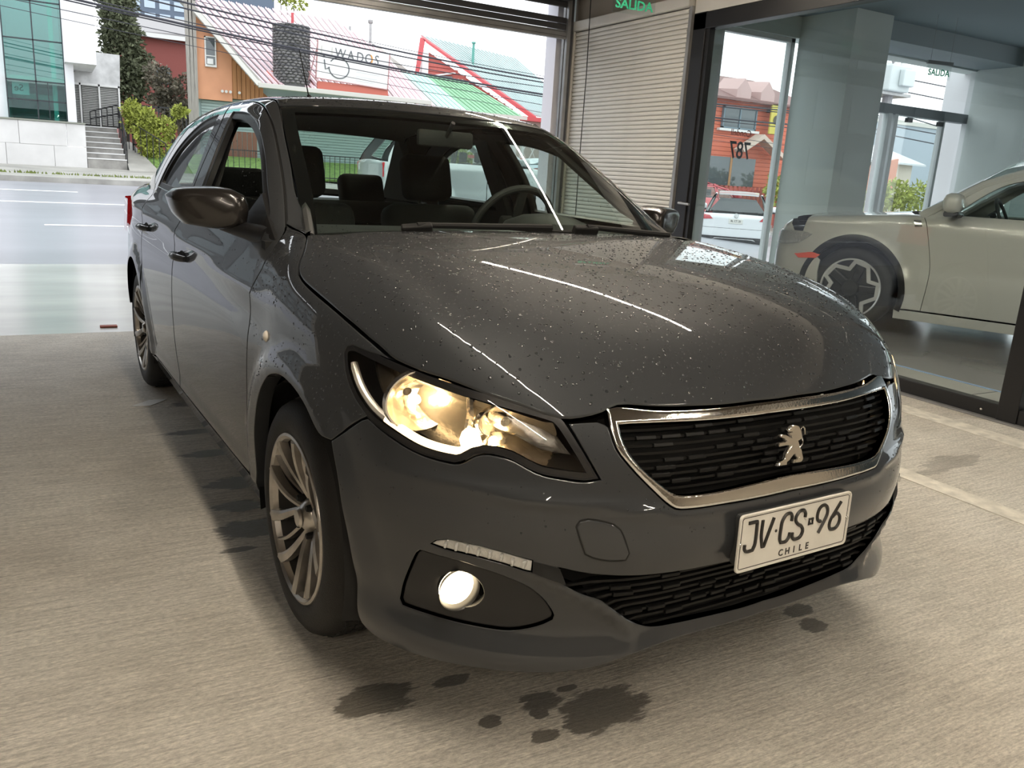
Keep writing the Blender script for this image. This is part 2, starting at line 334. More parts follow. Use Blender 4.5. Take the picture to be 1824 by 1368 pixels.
box('end_channel', (-.015, 3.635, 0), (.02, 3.672, 2.62), GREYM, sh); box('top_hood', (-.05, 3.64, 2.615), (.02, 5.44, 2.70), CREAM, sh, .006)
struct(box('wall_right_core', (3.345, 3.62, 0), (3.36, 5.45, 3.0), WALLG))
cd = MB(); cd.tube([(3.26, 5.07, 2.95), (3.27, 5.06, 2.2), (3.272, 5.07, 1.4), (3.265, 5.05, .5)], .0045, 6); tag(cd.build('pull_cord', MATTE), 'thin black pull cord hanging in front of the cream shutter', 'cord')
# exit sign hung in the garage
def exit_sign(loc, rz, w, h, label, dark=True):
    s = empty('exit_sign', loc, rz); tag(s, label, 'sign')
    box('sign_panel', (-w/2, -.003, -h), (w/2, .003, 0), CLEARP if True else WHITEP, s)
    box('sign_rail', (-w/2-.005, -.014, -.002), (w/2+.005, .014, .035), GREYM if dark else CREAM, s)
    letters('sign_lettering', 'SALIDA', h*.62, frame((0, -.005, -h*.58), (1, 0, 0), (0, 0, 1)), mat('exit_green', (.02, .30, .16), .5, emit=(.02, .3, .15), es=.15), s, .001, 0, .002, sx=w/(h*.62*3.35)*.9)
    wr = MB(); wr.tube([(-w*.4, 0, .03), (-w*.4, 0, .6)], .0015, 4); wr.build('hanger', GREYM, s)
    wr = MB(); wr.tube([(w*.4, 0, .03), (w*.4, 0, .6)], .0015, 4); wr.build('hanger', GREYM, s); return s
exit_sign((2.275, 3.0, 2.465), R_(-8), .33, .135, 'clear exit sign with green letters hanging before the cream shutter')
# ---- showroom window wall
wf = empty('window_1', (0, 0, 0)); struct(wf)
def bars_(lst, m, parent, name):
    for a, b in lst: box(name, a, b, m, parent, .004)
bars_([((3.33, 3.47, 0), (3.43, 3.62, 2.56)), ((3.33, .47, 0), (3.43, .585, 2.56)), ((3.33, -2.6, 0), (3.43, -2.5, 2.56)), ((3.33, -2.6, 2.43), (3.43, 3.62, 2.555)), ((3.34, .585, 0), (3.42, 3.47, .095)), ((3.34, -2.5, 0), (3.42, .47, .095))], DARKM, wf, 'window_frame')
box('track', (3.30, -2.6, 0), (3.345, 3.62, .012), GREYM, wf, .002); box('inner_stop', (3.345, 3.43, .09), (3.40, 3.475, 2.43), DARKM, wf)
for y in (.30, .68, -.4): 
    q = MB(); q.lathe([(0, .004), (.006, .003), (.008, 0)], 10, M=Matrix.Translation((3.338, y, .045)) @ Matrix.Rotation(R_(-90), 4, 'Y')); q.build('frame_screw', CHROME, wf, smooth=True)
box('pane', (3.378, .58, .09), (3.384, 3.48, 2.44), SHOPG, wf); box('pane', (3.378, -2.5, .09), (3.384, .48, 2.44), SHOPG, wf)
hd = MB(); hd.tube([(3.30, 3.535, 1.06), (3.30, 3.40, 1.055)], .010, 8); hd.tube([(3.33, 3.535, 1.06), (3.30, 3.535, 1.06)], .012, 8); hd.build('frame_handle', GREYM, wf, smooth=True)
struct(box('wall_above_window', (3.34, -9, 2.56), (3.50, 3.63, 3.2), CREAM)); struct(box('wall_right_near', (3.34, -9, 0), (3.50, -2.6, 2.56), WALLG))
# ---- showroom
TILE = mat('grey_floor_tile', (.20, .20, .205), .18, var=.08, vscale=2); SILL = mat('pale_threshold_tile', (.40, .39, .36), .5)
TEALW = mat('showroom_paint', (.66, .73, .71), .65); DKCEIL = mat('showroom_ceiling', (.22, .28, .31), .7); ALUM = mat('white_aluminium', (.72, .75, .76), .35)
struct(box('floor_showroom', (4.05, -9, -.12), (15, 5.4, .012), TILE)); struct(box('floor_threshold', (3.36, -9, -.12), (4.045, 5.4, .012), SILL))
for y in (-.35, 1.0, 2.35): struct(box('trim_tile_joint', (3.44, y, .012), (4.045, y+.006, .0135), DARKM))
struct(box('trim_floor_strip', (4.04, -9, .012), (4.065, 5.4, .016), mat('blue_edge_strip', (.30, .46, .75), .2)))
struct(box('ceiling_showroom', (3.36, -9, 3.16), (15, 5.4, 3.3), DKCEIL)); struct(box('wall_showroom_back', (3.5, -9.2, 0), (15, -9, 3.2), TEALW)); struct(box('wall_showroom_right', (14.8, -9, 0), (15, -3, 3.2), TEALW))
struct(box('wall_facade_left', (3.36, 5.38, 0), (5.20, 5.6, 3.3), TEALW)); struct(box('wall_facade_head', (3.36, 5.36, 2.93), (15, 5.62, 4.2), TEALW))
struct(box('trim_bulkhead', (7.0, 4.75, 2.95), (15, 5.36, 3.16), mat('bulkhead_grey', (.27, .33, .35), .6)))
c1 = struct(box('wall_column_near', (6.36, 4.6, 0), (6.96, 5.37, 3.16), TEALW)); struct(box('wall_column_far', (9.75, 4.55, 0), (10.35, 5.37, 3.16), TEALW))
w2 = empty('window_2'); struct(w2)
bars_([((5.20, 5.40, 0), (5.26, 5.48, 2.93)), ((6.28, 5.40, 0), (6.345, 5.48, 2.93)), ((5.20, 5.40, 2.88), (6.34, 5.48, 2.93)), ((5.20, 5.40, 0), (6.34, 5.48, .06))], ALUM, w2, 'window_frame'); box('pane', (5.25, 5.43, .05), (6.29, 5.436, 2.89), SHOPG, w2)
w3 = empty('window_3'); struct(w3)
bars_([((6.97, 5.40, 2.26), (9.80, 5.52, 2.38))], mat('transom_steel', (.20, .23, .25), .5), w3, 'transom')
bars_([((8.16, 5.40, 0), (8.24, 5.48, 2.27)), ((8.29, 5.40, 0), (8.36, 5.48, 2.27)), ((9.28, 5.40, 0), (9.33, 5.48, 2.26)), ((9.80, 5.40, 0), (9.87, 5.48, 2.95)), ((6.97, 5.40, 0), (9.4, 5.48, .06)), ((10.5, 5.40, 0), (10.58, 5.48, 2.93))], ALUM, w3, 'window_frame')
box('pane', (8.36, 5.43, .05), (9.29, 5.436, 2.27), SHOPG, w3); box('pane', (6.97, 5.43, .05), (8.17, 5.436, 2.27), SHOPG, w3); box('pane', (10.36, 5.43, .05), (14.8, 5.436, 2.93), SHOPG, w3)
struct(box('wall_porch_side', (9.88, 5.5, 0), (10.03, 5.88, 3.2), WHITEP)); struct(box('trim_porch_corner', (9.98, 5.40, 0), (10.36, 5.6, 2.95), TEALW))
for x in (8.5, 9.15): box('door_closer', (x, 5.36, 2.18), (x+.10, 5.41, 2.235), DARKM, w3, .004)
exit_sign((7.325, 4.2, 2.66), R_(-14), .32, .15, 'exit sign with green letters hanging inside the showroom')
# number on the street glass, read from behind
nb = letters('street_number', '787', .27, frame((5.71, 5.424, 1.63), (-1, 0, 0), (0, 0, 1)), mat('grey_vinyl', (.10, .10, .11), .6), None, .0008, 0, .003, .82); nb.parent = w2
nb = letters('street_name', 'Condell', .10, frame((5.70, 5.424, 1.83), (-1, 0, 0), (0, 0, 1)), mat('red_vinyl', (.40, .10, .08), .6), None, .0008, 0, .0005); nb.parent = w2
# ---- led lines over the car, plus added fill behind the camera and in the showroom
def led_line(u, v0, v1, label, z=2.93):
    l = empty('led_line_lamp', (u, v0, z)); tag(l, label, 'lamp')
    box('profile', (-.03, 0, 0), (.03, v1-v0, .05), CREAM, l); box('diffuser', (-.009, .01, -.0008), (.009, v1-v0-.01, 0), LED, l); return l
led_line(1.74, .2, 3.95, 'slim warm led line lamp above the right side of the grey car')
led_line(-.72, -3.4, .35, 'slim warm led line lamp above the bonnet side of the camera')
led_line(1.74, -6.6, -2.85, 'slim warm led line added behind the camera on the right as fill')  # added out of view to light the garage
led_line(-3.2, -6.6, -2.85, 'slim warm led line added behind the camera on the left as fill')  # also added, unseen, only for more light on floor and car
FILL_PANEL = mat('fill_panel_glow', (1, 1, 1), emit=(1, .97, .92), es=34)  # glow for an unseen panel added to brighten the showroom and suv
p = empty('added_fill_panel', (4.3, -1.6, 3.13)); tag(p, 'white square glowing panel added to the showroom ceiling as unseen fill', 'lamp'); box('fill_panel_frame', (-.33, -.33, 0), (.33, .33, .03), WHITEP, p); box('diffuser', (-.30, -.30, -.006), (.30, .30, 0), FILL_PANEL, p)
# ---------------------------------------------------------------- hatch of smooth surfaces for the grey saloon
# car frame: x to the car's left, y to its rear (front axle y = 0), z up
def cspline(xk, yk, xq):
    """natural cubic spline through (xk, yk[:,...]) evaluated at xq"""
    xk = np.asarray(xk, float); yk = np.asarray(yk, float); n = len(xk)
    h = np.diff(xk); A = np.zeros((n, n)); A[0, 0] = A[-1, -1] = 1
    rhs = np.zeros_like(yk)
    for i in range(1, n-1):
        A[i, i-1] = h[i-1]; A[i, i] = 2*(h[i-1]+h[i]); A[i, i+1] = h[i]
        rhs[i] = 6*((yk[i+1]-yk[i])/h[i]-(yk[i]-yk[i-1])/h[i-1])
    M = np.linalg.solve(A, rhs)
    xq = np.clip(np.asarray(xq, float), xk[0], xk[-1])
    i = np.clip(np.searchsorted(xk, xq)-1, 0, n-2)
    sh = (slice(None),)+(None,)*(yk.ndim-1)
    hi = h[i][sh]; a = (xk[i+1]-xq)[sh]/hi; b = (xq-xk[i])[sh]/hi
    return a*yk[i]+b*yk[i+1]+((a**3-a)*M[i]+(b**3-b)*M[i+1])*hi**2/6

class Grid1:
    def __init__(s, xk, yk, n=200):
        s.a, s.b, s.n = xk[0], xk[-1], n
        s.v = cspline(xk, yk, np.linspace(xk[0], xk[-1], n+1))
    def __call__(s, x):
        t = np.clip((np.asarray(x, float)-s.a)/(s.b-s.a)*s.n, 0, s.n-1e-6); i = t.astype(int); f = t-i
        v = s.v; p0 = v[np.maximum(i-1, 0)]; p1 = v[i]; p2 = v[i+1]; p3 = v[np.minimum(i+2, s.n)]
        return p1+.5*f*(p2-p0+f*(2*p0-5*p1+4*p2-p3+f*(3*(p1-p2)+p3-p0)))

class Grid2:
    """tensor spline table, resampled fine and read back bicubically"""
    def __init__(s, xk, yk, tab, nx=120, ny=80):
        t = cspline(xk, np.asarray(tab, float), np.linspace(xk[0], xk[-1], nx+1))
        t = cspline(yk, t.T, np.linspace(yk[0], yk[-1], ny+1)).T
        s.v = t; s.x = (xk[0], xk[-1], nx); s.y = (yk[0], yk[-1], ny)
    @staticmethod
    def _w(q, r):
        t = np.clip((q-r[0])/(r[1]-r[0])*r[2], 0, r[2]-1e-6); i = t.astype(int); f = t-i
        w = (-.5*f+f*f-.5*f**3, 1-2.5*f*f+1.5*f**3, .5*f+2*f*f-1.5*f**3, -.5*f*f+.5*f**3)
        return [np.clip(i+k, 0, r[2]) for k in (-1, 0, 1, 2)], w
    def __call__(s, x, y):
        ix, wx = s._w(np.asarray(x, float), s.x); iy, wy = s._w(np.asarray(y, float), s.y)
        o = 0
        for a in range(4):
            r = 0
            for b in range(4): r = r+wy[b]*s.v[ix[a], iy[b]]
            o = o+wx[a]*r
        return o

def smax(a, b, k):
    h = np.clip(.5+.5*(a-b)/k, 0, 1); return b+(a-b)*h+k*h*(1-h)
def smin(a, b, k): return -smax(-a, -b, k)
def splus(x, s): return s*np.logaddexp(0, x/s)
def sstep(x, a, b):
    t = np.clip((x-a)/(b-a), 0, 1); return t*t*(3-2*t)

Y0 = .2; R0 = .862
# plan outline of the nose at z = .5, polar about (0, Y0); then along the flank
TH = np.radians([0, 10, 19, 27.5, 35, 42, 48.5, 55, 65, 77, 90])
RP = np.array([1.054, 1.067, 1.090, 1.101, 1.096, 1.080, 1.054, 1.014, .946, .888, .864])
YS = np.array([.5, .9, 1.4, 1.9, 2.3, 2.65, 3.0, 3.3, 3.7])
RS = np.array([.864, .866, .868, .868, .868, .866, .850, .815, .74])
TT = np.concatenate([TH*R0, np.pi/2*R0+YS-Y0]); RT = np.concatenate([RP, RS])
plan = Grid1(TT, RT, 400)
# inset (how far inside the plan outline) by height: at the nose centre, at the corner, on the flank
ZK = np.array([.08, .14, .19, .24, .30, .36, .42, .48, .54, .60, .66, .72, .78, .84, .92, 1.02])
IN0 = np.array([.110, .060, .030, .022, .045, .042, .020, .000, .008, .022, .036, .054, .080, .110, .16, .25])   # nose centre
IN1 = np.array([.085, .044, .018, .004, .020, .014, .008, .002, .004, .014, .024, .034, .046, .080, .14, .22])   # a ~ .5
IN2 = np.array([.085, .048, .022, .008, .022, .012, .006, .000, .000, .006, .016, .030, .046, .066, .10, .17])   # corner
IN3 = np.array([.075, .060, .045, .034, .022, .014, .008, .004, .002, .000, .000, .002, .006, .010, .016, .03])   # flank
inset = Grid2(np.array([0, .20, .45, .75, 1.05, 1.36, 1.9, 5.2]), ZK,
              np.array([IN0, IN0*.8+IN1*.2, IN1, IN2, IN3*.7+IN2*.3, IN3, IN3, IN3]), 160, 120)
crease_z = Grid1([-.2, .3, .8, 1.4, 2.2, 3.0, 3.7], [.835, .842, .868, .897, .925, .945, .95])
_rk = np.array([(34.2, .452), (32.0, .436), (29.3, .412), (26.8, .388), (24.6, .360), (22.6, .328), (21.2, .302), (20.2, .280)])*[.0185, 1]
RIDGE = cspline(np.arange(8.), _rk, np.linspace(0, 7, 46)); RAMP = .012*np.minimum(1, np.minimum(np.linspace(.3, 4, 46), np.linspace(4, 0, 46)))
def ridge_add(t, z):
    q = np.stack([np.degrees(t/R0)*.0185, z], 1); d = np.hypot(q[:, None, 0]-RIDGE[None, :, 0], q[:, None, 1]-RIDGE[None, :, 1])
    return (RAMP[None]*np.exp(-(d/.016)**2)).max(1)
def wallR(t, z, y):
    R = plan(t)-inset(t, z)
    # fold that sweeps from the light strip to the chin, and the hollow of the fog lamp behind it
    m = (t < .75) & (z < .56) & (z > .16)
    if m.any():
        R = R.copy()
        R[m] = R[m]+ridge_add(t[m], z[m])-.008*np.exp(-(((np.degrees(t[m]/R0)-39)/9)**2+((z[m]-.37)/.08)**2))
    m = (t < .85) & (z > .50) & (z < .66)
    if m.any():
        zb = np.interp(np.degrees(t[m]/R0), (0, 16, 22, 30, 42, 52), (.552, .556, .575, .592, .602, .60)); R = R.copy(); R[m] = R[m]+.007*np.exp(-((z[m]-zb)/.015)**2)*sstep(t[m], .84, .55)
    w = sstep(y, .05, .5)                                # flank only
    zc = crease_z(y)
    d = z-zc
    R = R-w*(.40*splus(d, .007)+.006*np.exp(-((d+.07)/.045)**2))
    R = R+w*.004*np.exp(-(d/.02)**2)
    # sill step
    R = R+w*.010*np.exp(-((z-.27)/.035)**2)
    # wheel arch flares
    for yc in (0., 2.652):
        q = np.hypot(y-yc, z-.305)
        R = R+.016*sstep(q, .47, .395)*sstep(z, .20, .3)
    return R
# bonnet / wing tops
nose = Grid1([-1.0, -.88, -.80, -.76, -.70, -.6, -.5, -.3, -.1, .1, .3, .5, .9], [.45, .62, .735, .785, .845, .905, .94, .984, 1.011, 1.029, 1.038, 1.040, 1.03], 300)
setback = Grid1([0, .2, .4, .6, .7, .8, .9], [0, .010, .042, .098, .142, .195, .26])
fold_a = Grid1([-.9, -.75, -.69, -.6, -.5, -.2, .1, .5, .9], [.44, .49, .535, .64, .685, .70, .715, .73, .74])
def hoodtop(a, y):
    z = nose(y-setback(a))-.028*a*a
    ac = fold_a(y); m = sstep(y, -.80, -.55)
    # flank falls away outside the fold line, a slight hollow inside it
    z = z-(.10+.42*m)*splus(a-ac, .010)-.006*np.exp(-((a-ac+.07)/.05)**2)*m
    return z
# cabin
wsy = lambda a, z: .175+.42*a*a+(z-.99)*1.66+.5*(z-.99)**2     # windscreen y at height z
roofz = Grid1([.2, .7, 1.0, 1.3, 1.7, 2.1, 2.5, 2.8, 3.3], [1.19, 1.398, 1.440, 1.462, 1.470, 1.458, 1.415, 1.352, 1.18])
sidex = Grid1([-1., .4, .8, 1.3, 1.9, 2.4, 2.8, 3.3, 4.], [.765, .775, .785, .790, .790, .778, .755, .70, .62])
def cabin(a, y, z):
    d = z-1.02
    s = (a-(sidex(y)-.36*np.maximum(d, -.12)-.30*np.maximum(d, 0)**2))*.92
    r = z-(roofz(y)-.085*a*a-.06*a**4)
    w = (wsy(a, z)-y)*.5
    b = (y-(3.12-.25*a*a-(z-1.05)*1.75))*.5                # rear screen
    return np.maximum(smax(smax(s, r, .075), smax(w, b, .01), .035), .93-z)
def lower(a, y, z):
    dy = Y0-y
    fr = dy > 0
    th = np.arctan2(a, np.maximum(dy, 0))
    t = np.where(fr, th*R0, np.pi/2*R0+np.maximum(-dy, 0))
    rad = np.where(fr, np.hypot(a, dy), a)
    w = rad-wallR(t, z, y)
    deck = Grid_deck(y)-.05*a*a
    top = np.where(y < .5, hoodtop(a, y), 0)
    m = sstep(y, .38, .62)
    top = hoodtop(a, np.minimum(y, .85))*(1-m)+deck*m
    zt = z-top
    k = .04+.03*sstep(y, -.75, -.3)
    f = smax(w, zt*.95, k)
    rear = y-(3.60-.16*a*a-.25*np.maximum(.5-z, 0)-.12*np.maximum(z-.8, 0)-.25*a**6)
    return smax(f, rear, .06)
Grid_deck = Grid1([.2, .6, 1.0, 2.0, 2.8, 3.1, 3.7], [1.03, 1.03, 1.04, 1.05, 1.05, 1.06, 1.03])
def saloon(P):
    a = np.abs(P[:, 0]); y = P[:, 1]; z = P[:, 2]
    return smin(lower(a, y, z), cabin(a, y, z), .012)
def cabin_only(P): return cabin(np.abs(P[:, 0]), P[:, 1], P[:, 2])
def gradF(F, P, e=2e-4):
    g = np.stack([F(P+e*np.eye(3)[i])-F(P-e*np.eye(3)[i]) for i in range(3)], 1)
    return g/np.maximum(np.linalg.norm(g, axis=1), 1e-9)[:, None]
def cast(F, O, D, t0, t1, n=160):
    """first crossing, going from outside (t0) inwards (t1)"""
    O = np.atleast_2d(O); D = np.atleast_2d(D)
    N = max(len(O), len(D)); O = np.broadcast_to(O, (N, 3)); D = np.broadcast_to(D, (N, 3))
    ts = np.linspace(t0, t1, n); lo = np.full(N, np.nan); hi = np.full(N, np.nan)
    prev = F(O+ts[0]*D)
    for k in range(1, n):
        cur = F(O+ts[k]*D); m = (prev > 0) & (cur <= 0) & np.isnan(lo)
        lo[m] = ts[k-1]; hi[m] = ts[k]; prev = cur
    for _ in range(24):
        mid = .5*(lo+hi); v = F(O+np.nan_to_num(mid)[:, None]*D)
        o = v > 0; lo = np.where(o, mid, lo); hi = np.where(o, hi, mid)
    return O+(.5*(lo+hi))[:, None]*D
ZAX = .60
def chart(F, kind, U):
    U = np.atleast_2d(np.asarray(U, float)); u, v = U[:, 0], U[:, 1]; o = np.zeros_like(u)
    if kind == 'front':                                      # u = angle (deg, negative to the car's right), v = z
        th = np.radians(u); O = np.stack([o, o+Y0, v], 1); D = np.stack([np.sin(th), -np.cos(th), o], 1)
        return cast(F, O, D, 1.6, .05)
    if kind == 'side':                                       # u = y, v = angle up in the section (deg); right flank
        ph = np.radians(v); O = np.stack([o, u, o+ZAX], 1); D = np.stack([-np.cos(ph), o, np.sin(ph)], 1)
        return cast(F, O, D, 1.5, .05)
    if kind == 'top':                                        # u = x, v = y
        O = np.stack([u, v, o], 1); return cast(F, O, np.array([[0, 0, 1.]]), 1.8, .3)
def unchart(kind, P):
    P = np.atleast_2d(P)
    if kind == 'front': return np.stack([np.degrees(np.arctan2(P[:, 0], Y0-P[:, 1])), P[:, 2]], 1)
    if kind == 'side': return np.stack([P[:, 1], np.degrees(np.arctan2(P[:, 2]-ZAX, -P[:, 0]))], 1)
    if kind == 'top': return P[:, :2].copy()
# ================================================================ panels cut from a smooth surface
SC = {'front': (.0185, 1.), 'side': (1., .0148), 'top': (1., 1.)}
def cr(pts, step, closed=True, ang=38):
    """round an outline through its points (corners sharper than ang stay) and resample it"""
    P = [np.array(p, float) for p in pts]; n = len(P); out = []
    def corner(i):
        if not closed and i in (0, n-1): return True
        a = P[i]-P[i-1]; b = P[(i+1) % n]-P[i]
        c = a@b/(np.linalg.norm(a)*np.linalg.norm(b)+1e-12); return math.degrees(math.acos(max(-1, min(1, c)))) > ang
    C = [corner(i) for i in range(n)]
    for i in range(n if closed else n-1):
        j = (i+1) % n; a, b = P[i], P[j]; d = np.linalg.norm(b-a)
        ta = (b-a) if C[i] else (b-P[i-1])*d/(np.linalg.norm(a-P[i-1])+d)
        tb = (b-a) if C[j] else (P[(j+1) % n]-a)*d/(np.linalg.norm(P[(j+1) % n]-b)+d)
        k = max(1, int(round(d/step)))
        for q in range(k):
            s = q/k; out.append((2*s**3-3*s*s+1)*a+(s**3-2*s*s+s)*ta+(-2*s**3+3*s*s)*b+(s**3-s*s)*tb)
    if not closed: out.append(P[-1])
    return np.array(out)
def shrink(L, d):
    """inset a closed polyline by d (positive = smaller, orientation free)"""
    ar = .5*np.sum(L[:, 0]*np.roll(L[:, 1], -1)-np.roll(L[:, 0], -1)*L[:, 1]); sg = 1 if ar > 0 else -1
    a = L-np.roll(L, 1, 0); b = np.roll(L, -1, 0)-L
    a /= np.linalg.norm(a, axis=1)[:, None]+1e-12; b /= np.linalg.norm(b, axis=1)[:, None]+1e-12
    t = a+b; t /= np.linalg.norm(t, axis=1)[:, None]+1e-9
    n = np.stack([-t[:, 1], t[:, 0]], 1)*sg
    k = 1/np.maximum(np.sqrt(np.maximum((1+(a*b).sum(1))/2, 0)), .55)
    return L+n*(d*k)[:, None]
def inside(L, Q):
    c = np.zeros(len(Q), bool); x, y = Q[:, 0], Q[:, 1]; n = len(L)
    for i in range(n):
        (x1, y1), (x2, y2) = L[i-1], L[i]
        if y1 == y2: continue
        m = ((y1 > y) != (y2 > y)) & (x < (x2-x1)*(y-y1)/(y2-y1)+x1); c ^= m
    return c
def panel_data(F, kind, outer, holes=(), step=.03, gap=.002, skirt=.02, off=0., bev=.003, shape=None):
    """mesh of the piece of surface F inside an outline: vertices, normals, faces; edges rolled inwards"""
    sc = np.array(SC[kind])
    loops = [(shrink(cr(np.array(outer)*sc, step*.8), gap), 1)]+[(shrink(cr(np.array(h)*sc, step*.8), -gap), -1) for h in holes]
    V = []; E = []
    def put(L):
        n0 = len(V); V.extend(L.tolist()); E.extend([(n0+i, n0+(i+1) % len(L)) for i in range(len(L))]); return n0, len(L)
    rings = []
    for L, s in loops:
        r0 = put(L); rings.append((r0, s))
        if bev: put(shrink(L, bev*s))
    lo = loops[0][0].min(0); hi = loops[0][0].max(0)
    nx = int((hi[0]-lo[0])/step)+2; ny = int((hi[1]-lo[1])/step)+2
    gx, gy = np.meshgrid(lo[0]+step*(np.arange(nx)), lo[1]+step*(np.arange(ny))); gx = gx+(np.arange(ny) % 2)[:, None]*.5*step
    Q = np.stack([gx.ravel(), gy.ravel()], 1)
    ok = inside(shrink(loops[0][0], bev+.3*step), Q)
    for L, s in loops[1:]: ok &= ~inside(shrink(L, -(bev+.3*step)), Q)
    B = np.array(V); Q = Q[ok]
    if len(Q):
        d = np.min(np.hypot(Q[:, None, 0]-B[None, :, 0], Q[:, None, 1]-B[None, :, 1]), 1); Q = Q[d > .42*step]
    V.extend(Q.tolist())
    r = delaunay_2d_cdt([Vector(v) for v in V], E, [], 0, 1e-7)
    v2 = np.array([tuple(v) for v in r[0]]); tri = np.array([f for f in r[2] if len(f) == 3])
    orig = r[3]
    cen = v2[tri].mean(1); ok = inside(loops[0][0], cen)
    for L, s in loops[1:]: ok &= ~inside(L, cen)
    tri = tri[ok]
    P = chart(F, kind, v2/sc); bad = np.isnan(P).any(1)
    P[bad] = 0; tri = tri[~bad[tri].any(1)]
    N = gradF(F, P)
    if shape is not None:
        P, N = shape(v2/sc, P, N)
    P = P+off*N
    fn = np.cross(P[tri[:, 1]]-P[tri[:, 0]], P[tri[:, 2]]-P[tri[:, 0]])
    fl = (fn*N[tri[:, 0]]).sum(1) < 0; tri[fl] = tri[fl][:, ::-1]
    # boundary loops: map input vertices to output
    m = {}
    for i, o in enumerate(orig):
        for q in o: m.setdefault(q, i)
    SV = []; SN = []; SF = []; n0 = len(P)
    P = P.copy(); N = N.copy()
    for (a, k), s in rings:
        idx = [m[a+i] for i in range(k)]
        pr = P[idx]; nr = N[idx]
        t = np.roll(pr, -1, 0)-np.roll(pr, 1, 0); t /= np.linalg.norm(t, axis=1)[:, None]+1e-9
        o = np.cross(t, nr)
        cen_ = v2[idx].mean(0)
        # outward = away from the panel: compare with the inner bevel ring
        jn = [m[a+k+i] for i in range(k)] if bev else None
        if bev:
            w = pr-P[jn]; sg = np.sign((o*w).sum(1)); o = o*sg[:, None]
            P[idx] = pr-nr*(bev*.45); N[idx] = (nr*.75+o*.65)/np.linalg.norm(nr*.75+o*.65, axis=1)[:, None]
        if skirt:
            b0 = n0+len(SV); SV += (P[idx]).tolist(); SN += o.tolist(); SV += (P[idx]-nr*skirt).tolist(); SN += o.tolist()
            for i in range(k):
                j = (i+1) % k; SF.append((b0+i, b0+j, b0+k+j, b0+k+i))
    f = [tuple(int(q) for q in t) for t in tri]+SF
    if SV: P = np.vstack([P, SV]); N = np.vstack([N, SN])
    return P, N, f
def put_mesh(name, P, N, f, m, parent=None, mirror=False):
    if mirror: P = P*[-1, 1, 1]; N = N*[-1, 1, 1]; f = [q[::-1] for q in f]
    me = bpy.data.meshes.new(name); me.from_pydata(P.tolist(), [], f); me.materials.append(m)
    me.polygons.foreach_set('use_smooth', [True]*len(me.polygons))
    me.normals_split_custom_set_from_vertices([tuple(n) for n in N])
    o = bpy.data.objects.new(name, me); COL.objects.link(o)
    if parent: o.parent = parent
    return o
def panel(F, name, kind, outer, m, parent, both=False, **k):
    P, N, f = panel_data(F, kind, outer, **k)
    o = put_mesh(name, P, N, f, m, parent)
    if both: return o, put_mesh(name, P, N, f, m, parent, mirror=True)
    return o
def mirror_outline(half, sgn=(-1, 1)):
    """half outline given from one centre-line end to the other; adds the mirrored half"""
    h = [tuple(p) for p in half]; return h+[(sgn[0]*p[0], p[1]) for p in h[::-1] if abs(p[0]) > 1e-6]
def conv(F, src, dst, pts):
    return [tuple(q) for q in unchart(dst, chart(F, src, pts))]
# ================================================================ grey saloon
PAINT = bpy.data.materials.new('wet_grey_paint')
def _paint(m, col, drops=1., metal=.55):
    nt, b, L = nodes(m)
    b.inputs['Base Color'].default_value = (*col, 1); b.inputs['Metallic'].default_value = metal; b.inputs['Roughness'].default_value = .5; b.inputs['Specular IOR Level'].default_value = .12
    b.inputs['Coat Weight'].default_value = 1; b.inputs['Coat Roughness'].default_value = .02
    if drops:
        h = droplets(nt, drops); L(h, b.inputs['Coat Normal'])
_paint(PAINT, (.042, .045, .049), 0, .22)
car = empty('saloon_car', (0, 0, 0), R_(2.8))
tag(car, 'dark grey wet saloon car with lit headlight parked on the concrete floor', 'car')
Fs = saloon
HL = [(-60.07, .819), (-58.98, .825), (-56.73, .822), (-51.3, .811), (-46.4, .800), (-42.6, .791), (-37.8, .778), (-32.4, .759), (-31.2, .753), (-30.5, .742), (-28.57, .694), (-26.77, .643), (-27.8, .640), (-30.2, .644), (-32.36, .649), (-34.03, .660), (-35.55, .672), (-37.3, .678), (-38.87, .677), (-39.83, .671), (-40.9, .657), (-41.75, .651), (-45.8, .655), (-49.7, .672), (-53.95, .695), (-57.36, .730), (-59.6, .771), (-60.4, .805)]
GO = [(-25.55, .765), (-25.34, .735), (-24.57, .697), (-22.99, .662), (-20.65, .620), (-18.21, .581), (-17.0, .572), (-11.29, .569), (-6.64, .568), (0, .568)]
GI = [(-24.2, .737), (-24.0, .720), (-23.17, .689), (-21.37, .653), (-18.96, .618), (-17.53, .602), (-14.95, .597), (-10.95, .597), (-6.59, .600), (0, .603)]
GT = [(-22.46, .738), (-17.47, .737), (-12.77, .735), (-6.57, .734), (0, .734)]
GOT = [(0, .757), (-4.5, .756), (-11, .755), (-19, .758), (-24, .768)]
LGA = [(-29.8, .455), (-27.4, .445), (-23.7, .436), (-20.75, .432), (-14.1, .428), (-8.6, .426), (0, .425)]
LGB = [(-29.06, .421), (-27.2, .402), (-25.1, .385), (-23.05, .353), (-20.4, .314), (-18.3, .299), (-14.5, .294), (-10.7, .291), (-3.4, .287), (0, .287)]
DRL = [(-43.84, .469), (-43.3, .478), (-41.75, .487), (-40.4, .487), (-37.8, .484), (-35.4, .477), (-32.7, .468), (-32.7, .446), (-33.3, .446), (-35.7, .453), (-38.8, .461), (-42.2, .465)]
FOG = [(-45.2, .446), (-42.2, .443), (-40.4, .441), (-37.7, .432), (-35.0, .420), (-32.9, .404), (-31.5, .384), (-30.5, .361), (-30.0, .342), (-30.1, .332), (-31.0, .321), (-32.6, .309), (-34.7, .300), (-37.4, .298), (-40.7, .298), (-44.4, .299), (-47.7, .299), (-48.1, .310), (-47.66, .344), (-46.8, .388), (-45.7, .437)]
